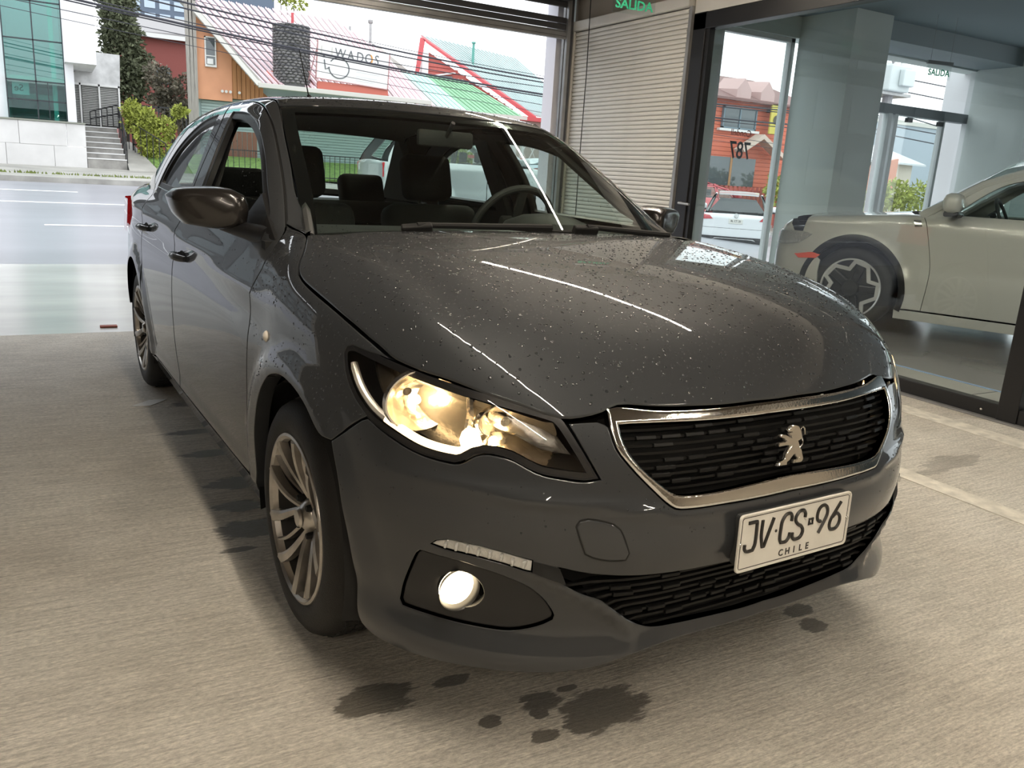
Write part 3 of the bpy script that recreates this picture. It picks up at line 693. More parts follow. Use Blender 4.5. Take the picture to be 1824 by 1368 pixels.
TOW = [(-28.1, .556), (-27.3, .560), (-24.6, .550), (-23.8, .538), (-23.2, .514), (-22.7, .490), (-23.0, .476), (-24.6, .475), (-26.4, .482), (-27.3, .490), (-27.9, .518), (-28.4, .545)]
sym = lambda h: h+[(-a, b) for a, b in h[::-1] if abs(a) > 1e-6]
# ---- bonnet
hood_half = [(0, .245), (-.25, .250), (-.5, .262), (-.727, .277), (-.767, .176), (-.797, .123), (-.810, .082), (-.814, .016), (-.803, -.169), (-.787, -.301), (-.773, -.375), (-.768, -.400), (-.755, -.439), (-.725, -.503), (-.661, -.597), (-.600, -.655), (-.536, -.702), (-.495, -.717), (-.450, -.724), (-.413, -.724), (-.347, -.742), (-.277, -.757), (-.168, -.770), (-.059, -.774), (0, -.775)]
bonnetF = lambda P: lower(np.abs(P[:, 0]), P[:, 1], P[:, 2])
hood = panel(bonnetF, 'bonnet', 'top', mirror_outline(hood_half), PAINT, car, step=.028, gap=.003, skirt=.03)
# ---- front bumper: from the lamps and grille down to the chin, round to the wheel arch
front = lambda P3: [tuple(q) for q in unchart('front', np.array(P3))]
arch_f = [(-.854, -.289, .614), (-.855, -.332, .544), (-.851, -.355, .473), (-.841, -.372, .395), (-.830, -.382, .303), (-.809, -.372, .222)]
bump_half = front([(-.817, -.368, .686)])+HL[12:25][::-1][1:]
bump_half = [(-54.9, .683), (-53.95, .690), (-49.7, .666), (-45.8, .649), (-41.75, .644), (-40.6, .651), (-39.5, .666), (-38.7, .671), (-37.3, .672), (-35.4, .666), (-33.9, .654), (-32.2, .642), (-30.2, .637), (-27.8, .633), (-26.2, .638), (-28.1, .694), (-29.9, .742), (-26.6, .745), (-25.75, .74)]+GO[1:]
bump_low = [(0, .262), (-6.6, .262), (-15.4, .262), (-21.2, .248), (-25.1, .230), (-28.8, .219), (-32.5, .212), (-38.2, .205), (-44.6, .195), (-49.7, .189), (-52.6, .189), (-54.5, .203)]+[q for q in front(arch_f)[::-1]]
bh = bump_half+bump_low
outer = bump_half+[(-a, b) for a, b in (bump_half[::-1]) if a < -1e-6]
outer = bump_low[1:]+bump_half+[(-a, b) for a, b in bump_half[::-1] if a < -1e-6]+[(-a, b) for a, b in bump_low[::-1]]
holes = [LGA+[(-a, b) for a, b in LGA[::-1] if a < -1e-6]+[(-a, b) for a, b in LGB if a < -1e-6]+[(a, b) for a, b in LGB[::-1]], FOG, [(-a, b) for a, b in FOG]]
def bumper_shape(U, P, N):
    """spoiler lip: shallow valley under the fog lamps and the fold that runs to the chin"""
    return P, N
bumper = panel(Fs, 'front_bumper', 'front', outer, PAINT, car, holes=[h for h in holes]+[DRL, [(-a, b) for a, b in DRL], ], step=.017, gap=.0015, skirt=.05)
panel(Fs, 'tow_cover_groove', 'front', list(map(tuple, shrink(np.array(TOW)*SC['front'], -.0028)/SC['front'])), MATTE, car, step=.02, gap=0, off=.0010, skirt=.002, bev=0)
tow = panel(Fs, 'tow_eye_cover', 'front', TOW, PAINT, car, step=.02, gap=.0005, off=.0026, skirt=.002)
# ---- wings
_h3 = chart(Fs, 'top', hood_half[3:13])
_l3 = chart(Fs, 'front', [HL[2], HL[1], HL[0], HL[27], HL[26], HL[25], HL[24]])
_l3[:, 0] -= .004
wing3 = np.vstack([[(-.729, .456, 1.025)], _h3[:-1], _l3])
wing = [tuple(q) for q in unchart('side', wing3)]
ARC = lambda yc, r, a0, a1, n, z0=.305: [(yc-r*math.cos(R_(a0+(a1-a0)*i/n)), z0+r*math.sin(R_(a0+(a1-a0)*i/n))) for i in range(n+1)]
def yz(pts, x=.86): return [(y, math.degrees(math.atan2(z-ZAX, x))) for y, z in pts]
wing += [(-.368, 5.7), (-.327, 3.5), (-.289, .944)]+yz([(-.236, .616), (-.151, .659), (-.073, .682), (.011, .689), (.067, .680), (.13, .655), (.232, .572), (.290, .476), (.314, .382), (.335, .300), (.385, .205)])
DF = [(.475, -24.5), (.465, -21.3), (.421, -5.27), (.405, .79), (.396, 6.46), (.392, 11.8), (.385, 15.6), (.36, 20.5), (.394, 26.6), (.456, 30.2)]
wing += DF[1:-1]
wing = [q for i, q in enumerate(wing) if i == 0 or np.hypot(q[0]-wing[i-1][0], (q[1]-wing[i-1][1])*.0148) > .004]
panel(Fs, 'front_wing', 'side', wing, PAINT, car, both=True, step=.026, gap=.002, skirt=.04)
# ---- doors
FRAME = [(.456, 30.2), (.60, 36.9), (.749, 42.65), (.904, 47.7), (1.031, 50.7), (1.20, 53.2), (1.40, 54.9), (1.60, 55.4)]
d1 = DF[1:]+FRAME[1:]+[(1.725, 55.3), (1.62, 49.3), (1.588, 43.), (1.580, 35.), (1.578, 29.), (1.575, 10), (1.57, -8), (1.56, -21.5)]
w1 = [(.510, 28.3), (.535, 30.8), (.671, 36.5), (.760, 40), (.860, 43.3), (.979, 46.3), (1.148, 49.2), (1.315, 50.8), (1.53, 51.4), (1.505, 47.6), (1.478, 43.9), (1.45, 38.4), (1.44, 33), (1.445, 28.6)]
d2 = [(1.566, -21.5), (1.576, -8), (1.581, 10), (1.584, 29.), (1.586, 35), (1.594, 43), (1.626, 49.3), (1.731, 55.3), (1.95, 54.4), (2.15, 52.0), (2.33, 48.), (2.45, 43), (2.53, 37), (2.575, 30.5), (2.50, 24), (2.44, 16), (2.40, 9)]+yz(ARC(2.652, .385, 34, 2, 5))+[(2.262, -21.5)]
w2 = [(1.632, 29.2), (1.635, 34.9), (1.66, 40.2), (1.705, 45.5), (1.755, 51.2), (1.975, 49.8), (2.173, 46.6), (2.33, 42), (2.43, 36), (2.47, 30.6), (2.2, 29.9), (1.9, 29.5)]
for nm, d, w in (('front_door', d1, w1), ('rear_door', d2, w2)):
    P, N, f = panel_data(Fs, 'side', d, holes=[w], step=.032, gap=.002, skirt=.03)
    Q, Nq, g = panel_data(Fs, 'side', d, holes=[w], step=.06, gap=.004, skirt=0, off=-.045, bev=0)
    for mir in (False, True):
        o = put_mesh(nm, P, N, f, PAINT, car, mir)
        put_mesh('door_trim', Q, -Nq, [t[::-1] for t in g], TRIM, o, mir)
        # rubber round the glass
        P2, N2, f2 = panel_data(Fs, 'side', w, holes=[list(map(tuple, shrink(np.array(w)*SC['side'], .018)/SC['side']))], step=.03, gap=-.004, skirt=.02, off=-.006)
        put_mesh('window_seal', P2, N2, f2, BLACK, o, mir)
        if not (nm == 'front_door' and not mir):            # the front passenger window is wound down
            P3, N3, f3 = panel_data(Fs, 'side', w, step=.06, gap=.004, skirt=0, off=-.014, bev=0)
            put_mesh('window_glass', P3, N3, f3, GLASS, o, mir)
        # handle: scooped cup and pull bar
        yh, zh_ = (1.425, .823) if nm == 'front_door' else (2.335, .860)
        hp = chart(Fs, 'side', [(yh, math.degrees(math.atan2(zh_-ZAX, .85)))])[0]
        s = -1 if not mir else 1
        h = MB(); pts = []
        for i in range(9):
            a = i/8; pts.append((s*(abs(hp[0])+.004+.030*math.sin(math.pi*a)**.6), hp[1]-.085+.17*a, hp[2]+.004*math.sin(math.pi*a)))
        h.tube(pts, [.011, .013, .014, .014, .014, .014, .014, .013, .011], 10)
        hb = h.build('door_handle', PAINT, o, smooth=True)
        c = MB(); c.lathe([(0, .0), (.03, .001), (.046, .004), (.05, .0)], 20, M=Matrix.Translation((s*abs(hp[0]), hp[1]-.01, hp[2]-.006)) @ Matrix.Rotation(s*R_(90), 4, 'Y') @ Matrix.Diagonal((.62, 1.25, .5, 1)))
        c.build('handle_recess', MATTE, o, smooth=True)
fs = chart(Fs, 'side', FRAME); fn_ = gradF(Fs, fs)
for s in (-1, 1):
    q = MB(); q.tube([Vector((-s*p[0], p[1], p[2])) if False else Vector((s*abs(p[0]), p[1], p[2])) for p in fs-.020*fn_], .015, 8); q.build('door_weather_seal', MATTE, car, smooth=True)
# ---- sills
sill = [(.39, -24.6), (.475, -22.0), (1.0, -21.9), (1.56, -21.9), (2.262, -21.9), (2.285, -24.5), (2.27, -26.8), (1.5, -27.2), (.43, -27.2)]
panel(Fs, 'sill', 'side', sill, PAINT, car, both=True, step=.04, gap=.001, skirt=.05)
# ---- screen pillar, roof rail, rear pillar and quarter panel in one pressing
ws_edge3 = [(-.720, .301, 1.013), (-.668, .529, 1.088), (-.636, .716, 1.2), (-.603, .905, 1.308), (-.572, 1.062, 1.387)]
rail = [tuple(q) for q in unchart('side', np.array(ws_edge3))]
def tops(pts): return [tuple(q) for q in unchart('side', chart(Fs, 'top', pts))]
rail += tops([(-.560, 1.16), (-.548, 1.5), (-.540, 2.0), (-.535, 2.4), (-.545, 2.50), (-.590, 2.68), (-.630, 2.85), (-.665, 3.02), (-.690, 3.09), (-.700, 3.3), (-.690, 3.48)])
quart = rail+[(3.46, 18.), (3.30, 15.), (3.30, 5), (3.28, 3)]+yz([(3.10, .60), (3.03, .42)], .84)+yz(ARC(2.652, .375, 168, 34, 12))[0:]+[(2.405, 9), (2.445, 16), (2.506, 24), (2.581, 30.5), (2.536, 37), (2.456, 43.2), (2.336, 48.3), (2.155, 52.4), (1.955, 54.8), (1.731, 55.7)]+[(a, b+.10) for a, b in FRAME[::-1][1:]]+[(.462, 30.5)]
panel(Fs, 'pillar_and_quarter_panel', 'side', quart, PAINT, car, both=True, step=.032, gap=.0015, skirt=.03)
# ---- roof, boot lid, rear bumper, lamps
roof_half = [(0, .955), (-.2, .972), (-.40, 1.015), (-.572, 1.066), (-.556, 1.16), (-.544, 1.5), (-.536, 2.0), (-.530, 2.4), (-.538, 2.48), (-.3, 2.505), (0, 2.52)]
panel(Fs, 'roof', 'top', mirror_outline(roof_half), PAINT, car, step=.04, gap=.002, skirt=.025)
P, N, f = panel_data(Fs, 'top', mirror_outline(roof_half), step=.08, gap=.01, skirt=0, off=-.035, bev=0)
put_mesh('headliner', P, -N, [t[::-1] for t in f], LINER, car)
boot_half = [(0, 3.12), (-.4, 3.09), (-.655, 3.03), (-.692, 3.10), (-.70, 3.3), (-.69, 3.47), (-.4, 3.53), (0, 3.55)]
panel(Fs, 'boot_lid', 'top', mirror_outline(boot_half), PAINT, car, step=.05, gap=.002, skirt=.03)
rb = MB()
for (z0, z1, mi) in ((.22, .66, 0), (.66, .90, 0)):
    pr = [(-.80, 3.28), (-.79, 3.40), (-.70, 3.50), (-.4, 3.57), (0, 3.60), (.4, 3.57), (.70, 3.50), (.79, 3.40), (.80, 3.28)]
    v = [(x, y-.02*(z1 > .9), z0) for x, y in pr]+[(x*.965, y-.03, z1) for x, y in pr]
    n = len(pr); rb.add(v, [(i, i+1, n+i+1, n+i) for i in range(n-1)])
rb.build('rear_bumper_and_panel', PAINT, car, smooth=True)
for s in (-1, 1):
    t = MB(); pr = [(.845, 3.06), (.842, 3.20), (.820, 3.36), (.745, 3.49), (.60, 3.555)]
    v = [(s*x, y, .78) for x, y in pr]+[(s*(x-.012), y-.012, .955) for x, y in pr]; n = len(pr)
    t.add(v, [(i, i+1, n+i+1, n+i) for i in range(n-1)]); t.build('tail_lamp', REDLENS, car, smooth=True)
# ---- glass of the screens
ws_half = [(0, .175), (-.3, .21), (-.6, .29), (-.718, .335), (-.668, .537), (-.634, .722), (-.600, .910), (-.568, 1.060), (-.38, 1.005), (-.2, .968), (0, .950)]
wo = mirror_outline(ws_half)
P, N, f = panel_data(cabin_only, 'top', wo, step=.05, gap=.002, skirt=0, bev=0)
put_mesh('windscreen', P, N, f, GLASS, car)
band = list(map(tuple, shrink(np.array(wo), .045)))
P, N, f = panel_data(cabin_only, 'top', wo, holes=[band], step=.05, gap=.001, skirt=.01, off=-.004, bev=0)
put_mesh('windscreen_border', P, N, f, GLOSSB, car)
rw_half = [(0, 2.53), (-.3, 2.515), (-.53, 2.495), (-.585, 2.68), (-.625, 2.85), (-.655, 3.01), (-.4, 3.07), (0, 3.10)]
P, N, f = panel_data(Fs, 'top', mirror_outline(rw_half), step=.06, gap=.002, skirt=0, bev=0, off=-.004)
put_mesh('rear_screen', P, N, f, GLASS, car)
# ---- plastic scuttle under the wipers
sc = MB()
for i in range(-7, 8):
    pass
sv = []; xs_ = np.linspace(-.72, .72, 25)
v = [(x, .235+.045*(x/.72)**2, 1.012-.03*(x/.72)**2) for x in xs_]+[(x, .37+.05*(x/.72)**2, 1.030-.03*(x/.72)**2) for x in xs_]
sc.add(v, [(i, i+1, 25+i+1, 25+i) for i in range(24)]); sc.build('scuttle_panel', BLACK, car, smooth=True)
# ---- headlights
for s in (-1, 1):
    mir = s > 0
    g = lambda q: (s*abs(q[0]), q[1], q[2])
    root = MB(); Ph, Nh, fh = panel_data(Fs, 'front', HL, step=.03, gap=-.003, skirt=0, off=-.085, bev=0)
    lamp = put_mesh('headlight', Ph, Nh, fh, HOUSING, car, mir)
    # black rubber edge of the aperture
    P, N, f = panel_data(Fs, 'front', HL, holes=[list(map(tuple, shrink(np.array(HL)*SC['front'], .006)/SC['front']))], step=.02, gap=-.004, skirt=.075, off=-.002, bev=0)
    put_mesh('lamp_rim', P, N, f, BLACK, lamp, mir)
    P, N, f = panel_data(Fs, 'front', HL, step=.03, gap=.001, skirt=.0, bev=0, off=.001)
    put_mesh('lamp_lens', P, N, f, LENS, lamp, mir)
    aim = Vector((s*-.0, -1, -.02)).normalized()
    def bowl(name, c, r, dep, m, sx=1., sz=1.):
        mb = MB(); prof = [(r*math.sqrt(t), dep*(t-1)) for t in (.02, .06, .12, .22, .35, .5, .66, .83, 1.)]
        prof += [(r*1.05, .0), (r*1.07, -.012)]
        # local z points along the aim
        z = aim; x = Vector((1, 0, 0)); x = (x-z*x.dot(z)).normalized(); y = z.cross(x)
        M = Matrix((x*sx, y*sz, z)).transposed().to_4x4(); M.translation = c
        mb.lathe(prof, 36, M=M); return mb.build(name, m, lamp, smooth=True, auto=50)
    c1 = g((.722, -.468, .741)); c2 = g((.600, -.598, .722))
    bowl('main_beam_reflector', c1, .074, .075, REFL, 1.05, .86); bowl('turn_signal_reflector', c2, .048, .05, REFL, 1.2, .72)
    b = MB(); b.lathe([(0, -.012), (.007, -.010), (.010, 0), (.007, .010), (0, .012)], 12, M=Matrix.Translation((c1[0], c1[1]-.0+.03, c1[2]-.004)) @ Matrix.Rotation(R_(90), 4, 'X')); b.build('main_bulb', BULB, lamp, smooth=True)
    b = MB(); b.tube([(c2[0], c2[1]+.045, c2[2]), (c2[0], c2[1]-.004, c2[2])], [.012, .011], 12); b.build('turn_signal_bulb', CRYST, lamp, smooth=True)
    # position light: curved guide along the lower edge, brightest where its bulb sits
    path = [HL[26], HL[25], HL[24], HL[23], HL[22], HL[21], HL[20]]
    path = cr(np.array(path)*SC['front'], .02, closed=False)/SC['front']
    Q = chart(Fs, 'front', path); Nn = gradF(Fs, Q); ins = np.array([0, 0, .016])
    tb = MB(); pp = [Vector(g(q-.022*n_+ins)) for q, n_ in zip(Q, Nn)]; k = int(len(pp)*.45)
    tb.tube(pp[:k+1], .0095, 8); tb.build('position_light_rim', mat('frosted_rim', (.80, .76, .68), .3, .3, coat=.5), lamp, smooth=True)
    tb = MB(); tb.tube(pp[k:], .0095, 8); tb.build('position_light_guide', GLOWBAR, lamp, smooth=True)
    e = pp[-1]
    b = MB(); b.lathe([(0, .024), (.010, .022), (.018, .014), (.022, 0), (.018, -.014), (0, -.022)], 16, M=Matrix.Translation((e.x-s*.012, e.y-.0+.006, e.z+.018))); b.build('position_light_bulb', mat('lit_position_bulb', (1, .8, .5), emit=(1, .72, .36), es=9), lamp, smooth=True)
    # bright lower shelf towards the grille and dividing fin
    path = [HL[20], HL[18], HL[17], HL[16], HL[15], HL[14], HL[13], HL[12]]
    path = cr(np.array(path)*SC['front'], .02, closed=False)/SC['front']; Q = chart(Fs, 'front', path); Nn = gradF(Fs, Q)
    sh = MB(); a_ = [g(q-.012*n_+np.array([0, 0, .012])) for q, n_ in zip(Q, Nn)]; b_ = [g(q-.07*n_+np.array([0, 0, .034])) for q, n_ in zip(Q, Nn)]; n = len(a_)
    sh.add(a_+b_, [(i, i+1, n+i+1, n+i) for i in range(n-1)]); sh.build('lower_shelf', REFL, lamp, smooth=True)
    fin = MB(); fin.tube([g((.660, -.560, .775)), g((.664, -.575, .74)), g((.668, -.57, .70))], [.008, .010, .008], 8); fin.build('reflector_divider', REFL, lamp, smooth=True)
    path = [HL[20], HL[18], HL[16], HL[14], HL[13], HL[12], HL[11], HL[10], HL[9]]
    path = cr(np.array(path)*SC['front'], .02, closed=False)/SC['front']; Q = chart(Fs, 'front', path); Nn = gradF(Fs, Q)
    tb = MB(); tb.tube([Vector(g(q-.016*n_)) for q, n_ in zip(Q, Nn)], .006, 6); tb.build('lower_edge_trim', mat('frosted_rim', (.80, .76, .68), .3, .3, coat=.5), lamp, smooth=True)
    # dark eyebrow along the top
    path = [HL[1], HL[3], HL[5], HL[7], HL[9]]; path = cr(np.array(path)*SC['front'], .03, closed=False)/SC['front']; Q = chart(Fs, 'front', path); Nn = gradF(Fs, Q)
    br = MB(); a_ = [g(q-.006*n_-np.array([0, 0, .008])) for q, n_ in zip(Q, Nn)]; b_ = [g(q-.075*n_-np.array([0, 0, .016])) for q, n_ in zip(Q, Nn)]; n = len(a_)
    br.add(a_+b_, [(i, i+1, n+i+1, n+i) for i in range(n-1)]); br.build('upper_shelf', HOUSING, lamp, smooth=True)
    l = bpy.data.lights.new('headlight_bulb_light', 'POINT'); l.energy = 1.3; l.color = WARM; l.shadow_soft_size = .012
    lo = bpy.data.objects.new('headlight_bulb_light', l); COL.objects.link(lo); lo.parent = lamp; lo.location = (c1[0], c1[1]+.01, c1[2]+.012)
    l2 = bpy.data.lights.new('lamp_fill_light', 'POINT'); l2.energy = .55; l2.color = WARM; l2.shadow_soft_size = .012; lo2 = bpy.data.objects.new('lamp_fill_light', l2); COL.objects.link(lo2); lo2.parent = lamp; lo2.location = g((.628, -.600, .705))  # extra point light added to warm the turn signal side of the lamp
    # ---- fog lamp pod
    FC = [(-40.3+2.45*math.cos(a), .371+.041*math.sin(a)) for a in np.linspace(0, 2*math.pi, 28, endpoint=False)]
    P, N, f = panel_data(Fs, 'front', FOG, holes=[FC], step=.02, gap=.002, skirt=.03, off=-.006)
    pod = put_mesh('fog_lamp_bezel', P, N, f, BLACK, car, mir)
    fc = chart(Fs, 'front', [(-40.3, .371)])[0]; d = Vector((s*.06, -.998, 0)).normalized()
    zx = Vector((0, 0, 1)).cross(d).normalized(); M = Matrix((zx, Vector((0, 0, 1)), d)).transposed().to_4x4(); M.translation = Vector(g(fc))-d*.016
    r = MB(); r.lathe([(.046, .012), (.044, .010), (.041, .004), (.039, -.004), (.037, -.02)], 36, M=M); r.build('fog_lamp_ring', BLACK, pod, smooth=True)
    r = MB(); r.lathe([(0, .006), (.02, .0045), (.034, .001), (.0395, -.006)], 32, M=M); r.build('fog_lamp_lens', FOGLIT, pod, smooth=True)
    # ---- daytime light strip: eight ribbed cells under a clear cover
    P, N, f = panel_data(Fs, 'front', DRL, step=.02, gap=.001, skirt=.012, off=-.002)
    drl = put_mesh('daytime_light_strip', P, N, f, CRYST, car, mir)
    for i in range(8):
        th = -42.0+i*1.22; z = .4775-.0022*max(0, i-2)*1.15-(.004 if i > 5 else 0); hh = .0075 if 0 < i else .006
        c = chart(Fs, 'front', [(th, z)])[0]; nn = gradF(Fs, np.array([c]))[0]; c = c+.0015*nn
        mb = MB(); M = frame(g(c), Vector((s*abs(nn[1]), -nn[0]*-s if False else s*nn[0]*-1, 0)) if False else Vector((-nn[1]*-s, abs(nn[0]), 0)), (0, 0, 1))
        mb.bevbox((-.0095, -hh, -.004), (.0095, hh, .003), .003, M=M); mb.build('led_cell', CRYST, drl, smooth=True)
    # matte black plastic laid flush; its black also stands in for recess shade
    P, N, f = panel_data(Fs, 'front', [(-32.6, .467), (-29.8, .455), (-29.06, .421), (-32.6, .445)], step=.02, gap=.0, skirt=.0, off=.0016, bev=0)
    put_mesh('lower_grille_end', P, N, f, MATTE, car, mir)
# ---- grille: chrome surround, dark cavity, bars with staggered blocks
go = GOT+[q for q in GO]
go_full = GO[::-1][:-1]  # bottom centre ... up the near side
half = [(0, .568)]+GO[::-1][1:]+[(-24.3, .768), (-19, .759), (-11, .756), (-4.5, .757), (0, .757)]
gi_half = [(0, .603)]+GI[::-1][1:]+GT
P, N, f = panel_data(Fs, 'front', sym(half), holes=[sym(gi_half)], step=.02, gap=.001, skirt=.02, off=.006, bev=.006)
grille = put_mesh('grille_surround', P, N, f, CHROME, car)
P, N, f = panel_data(Fs, 'front', sym(half), step=.05, gap=.002, skirt=0, off=-.055, bev=0)
put_mesh('grille_cavity', P, N, f, MATTE, grille)
def bars(parent, poly, z0, z1, n, name, block, dep=.012, blk=.8):
    L = np.array(sym(poly)); rows = []
    blkm = MB(); blkm.bevbox((-.023, -.006, -.0045), (.023, .006, .0045), .002)
    proto = None; rnd = random.Random(5)
    for i in range(n):
        z = z0+(z1-z0)*i/(n-1); th = np.linspace(-33, 33, 265); ins = inside(L, np.stack([th, np.full(265, z)], 1))
        if ins.sum() < 6: continue
        t = th[ins]; t = np.linspace(t[0]-.3, t[-1]+.3, 40); Q = chart(Fs, 'front', np.stack([t, np.full(40, z)], 1)); Nn = gradF(Fs, Q); Q = Q-dep*Nn
        mb = MB(); up = np.array([0, 0, 1])
        ring = [(.0, .0028), (-.016, .0022), (-.016, -.0022), (.0, -.0028)]
        v = [tuple(q+a*n_+b*up) for q, n_ in zip(Q, Nn) for a, b in ring]; m = len(ring)
        fcs = [(j*m+k, j*m+(k+1) % m, (j+1)*m+(k+1) % m, (j+1)*m+k) for j in range(39) for k in range(m)]
        mb.add(v, fcs); mb.build(name, GRILLEB, parent)
        step = .058; arc = np.cumsum(np.r_[0, np.linalg.norm(np.diff(Q, axis=0), axis=1)])
        s = .012+(.029 if i % 2 else 0)
        while s < arc[-1]-.03:
            if rnd.random() < blk:
                c = [np.interp(s+.02, arc, Q[:, k]) for k in range(3)]; nn = np.array([np.interp(s+.02, arc, Nn[:, k]) for k in range(3)])
                M = frame(c, (-nn[1], nn[0], 0), (nn[0], nn[1], nn[2]))
                if proto is None: proto = blkm.build(block, GRILLEB, parent); proto.matrix_basis = M
                else: dup(proto, parent, M)
            s += step
bars(grille, gi_half, .612, .729, 9, 'grille_bar', 'grille_block', blk=.34)
lg = empty('lower_grille'); lg.parent = car
lg_half = LGB[::-1]+LGA
P, N, f = panel_data(Fs, 'front', sym(LGB[::-1]+LGA[1:]), step=.05, gap=-.01, skirt=0, off=-.045, bev=0)
put_mesh('lower_grille_cavity', P, N, f, MATTE, lg)
bars(lg, LGB[::-1]+LGA[1:], .303, .418, 8, 'lower_grille_bar', 'lower_grille_block', dep=.010, blk=.3)
# ---- lion emblem, cut from a traced outline with rounded relief
LION = [(-0.023, 0.0433), (-0.015, 0.0451), (-0.0107, 0.0491), (-0.0026, 0.0517), (0.004, 0.051), (0.0131, 0.0475), (0.0167, 0.0417), (0.02, 0.0349), (0.0215, 0.0239), (0.0206, 0.0199), (0.015, 0.0174), (0.0086, 0.0158), (0.0106, 0.0106), (0.0128, 0.0049), (0.0139, 0.0003), (0.0176, -0.0038), (0.0191, -0.0122), (0.0211, -0.0215), (0.0208, -0.026), (0.0144, -0.0311), (-0.0083, -0.0309), (-0.0045, -0.0237), (0.0042, -0.0235), (0.0085, -0.0199), (0.0032, -0.0183), (-0.0018, -0.0141), (-0.0056, -0.0109), (-0.0097, -0.0131), (-0.0181, -0.0193), (-0.025, -0.0238), (-0.0304, -0.0258), (-0.0321, -0.0323), (-0.058, -0.0306), (-0.0538, -0.0263), (-0.0548, -0.0222), (-0.047, -0.0205), (-0.039, -0.0184), (-0.0348, -0.0136), (-0.0304, -0.0069), (-0.0234, -0.0006), (-0.0171, 0.0049), (-0.0136, 0.0081), (-0.024, 0.0098), (-0.0383, 0.0101), (-0.0526, 0.0096), (-0.0548, 0.0117), (-0.0538, 0.0155), (-0.0508, 0.0178), (-0.0417, 0.0186), (-0.0286, 0.0188), (-0.0272, 0.0197), (-0.0334, 0.0247), (-0.041, 0.0279), (-0.048, 0.03), (-0.0469, 0.033), (-0.043, 0.0361), (-0.034, 0.0346), (-0.0264, 0.032), (-0.0175, 0.0274), (-0.0117, 0.0254), (-0.0121, 0.0286), (-0.0171, 0.0328), (-0.0185, 0.0356), (-0.0103, 0.0365), (-0.0102, 0.0383), (-0.0181, 0.0378), (-0.0203, 0.0403)]
TAIL = [(0.0152, 0.0001), (0.0209, 0.004), (0.0251, 0.0071), (0.0268, 0.0124), (0.024, 0.02), (0.0226, 0.0292), (0.0216, 0.0348), (0.022, 0.0402), (0.0242, 0.0436), (0.0304, 0.0443), (0.0342, 0.0407), (0.0344, 0.0343), (0.0346, 0.0274)]
em = MB(); top = Vector((0, -.834, .664))
Me = frame(top, (1, 0, 0), (0, .24, 1))
pts = cr(np.array(LION, float), .003, ang=50)
v2 = [Vector(q) for q in pts]; inn = shrink(pts, .0011)
n = len(v2)
r = delaunay_2d_cdt([Vector(q) for q in inn], [(i, (i+1) % n) for i in range(n)], [], 1, 1e-8)
tv = [(q[0], q[1], .007) for q in r[0]]
em.add([Me @ Vector(q) for q in tv], [tuple(q) for q in r[2]])
em.add([Me @ Vector((q[0], q[1], .007)) for q in inn]+[Me @ Vector((q[0], q[1], .005)) for q in v2]+[Me @ Vector((q[0], q[1], -.004)) for q in v2], [(i, (i+1) % n, n+(i+1) % n, n+i) for i in range(n)]+[(n+i, n+(i+1) % n, 2*n+(i+1) % n, 2*n+i) for i in range(n)])
em.tube([Me @ Vector((x, y, .003)) for x, y in cr(np.array(TAIL, float), .004, closed=False, ang=60)], .0019, 6)
em.build('lion_emblem', mat('polished_emblem', (.86, .84, .80), .18, 1., bump=.0), car, smooth=True, auto=30)
# ---- number plate
pl = empty('number_plate'); pl.parent = car
Mp = frame((0, -.872, .4855), (1, 0, 0), (0, .03, 1))
pm = MB(); w_, h_ = .18, .065
def rrect(w, h, r, n=5): return [(sx*(w-r)+r*math.cos(a), sy*(h-r)+r*math.sin(a)) for sx, sy, a0 in ((1, 1, 0), (-1, 1, 90), (-1, -1, 180), (1, -1, 270)) for a in [R_(a0+90*i/n) for i in range(n+1)]]
rr = rrect(w_, h_, .010); n = len(rr)
pm.add([Mp @ Vector((x, y, z)) for z in (0, -.003) for x, y in rr], [tuple(range(n)), tuple(range(n, 2*n))[::-1]]+[(i, (i+1) % n, n+(i+1) % n, n+i) for i in range(n)])
pm.build('plate_sheet', PLATEW, pl)
rim = MB(); rim.tube([Mp @ Vector((x, y, .0005)) for x, y in rrect(w_-.002, h_-.002, .009)], .0022, 6, closed=True); rim.build('plate_rim', PLATEW, pl, smooth=True)
kr = MB(); kr.tube([Mp @ Vector((x, y, .0002)) for x, y in rrect(w_-.0075, h_-.0075, .006)], .0009, 4, closed=True); kr.build('plate_border_line', PLATEK, pl)
GLY = {'J': [[(.15, 1), (.85, 1), (.85, .22), (.68, .0), (.2, .0), (.0, .12), (.0, .26)]], 'V': [[(0, 1), (.0, .45), (.18, .03), (.32, .03), (1, 1)]],
 'C': [[(1, .72), (1, .90), (.85, 1), (.38, 1), (.06, .80), (0, .55), (0, .16), (.16, 0), (.62, 0), (.9, .14), (.97, .30)]],
 'S': [[(1, .74), (1, .88), (.84, 1), (.42, 1), (.16, .84), (.16, .70), (.42, .54), (.78, .42), (.92, .26), (.84, .10), (.62, 0), (.22, 0), (.0, .13), (.0, .27)]],
 '9': [[(.30, .42), (.08, .52), (0, .70), (.10, .90), (.35, 1), (.72, 1), (.95, .86), (.98, .66), (.80, .45), (.28, .0)], [(.28, .42), (.42, .44)]],
 '6': [[(.95, 1), (.45, .66), (.10, .42), (.0, .22), (.14, .04), (.42, 0), (.76, .04), (1, .22), (1, .42), (.80, .56), (.50, .58), (.22, .48)]]}
def glyph(ch, x, y, w, h, r, parent):
    g_ = MB()
    for st in GLY[ch]:
        p = cr(np.array(st)*(w, h), .004, closed=False, ang=62)
        g_.tube([Mp @ Vector((x+a, y+b, .0006)) for a, b in p], r, 6)
    g_.build('plate_character', PLATEK, parent, smooth=True)
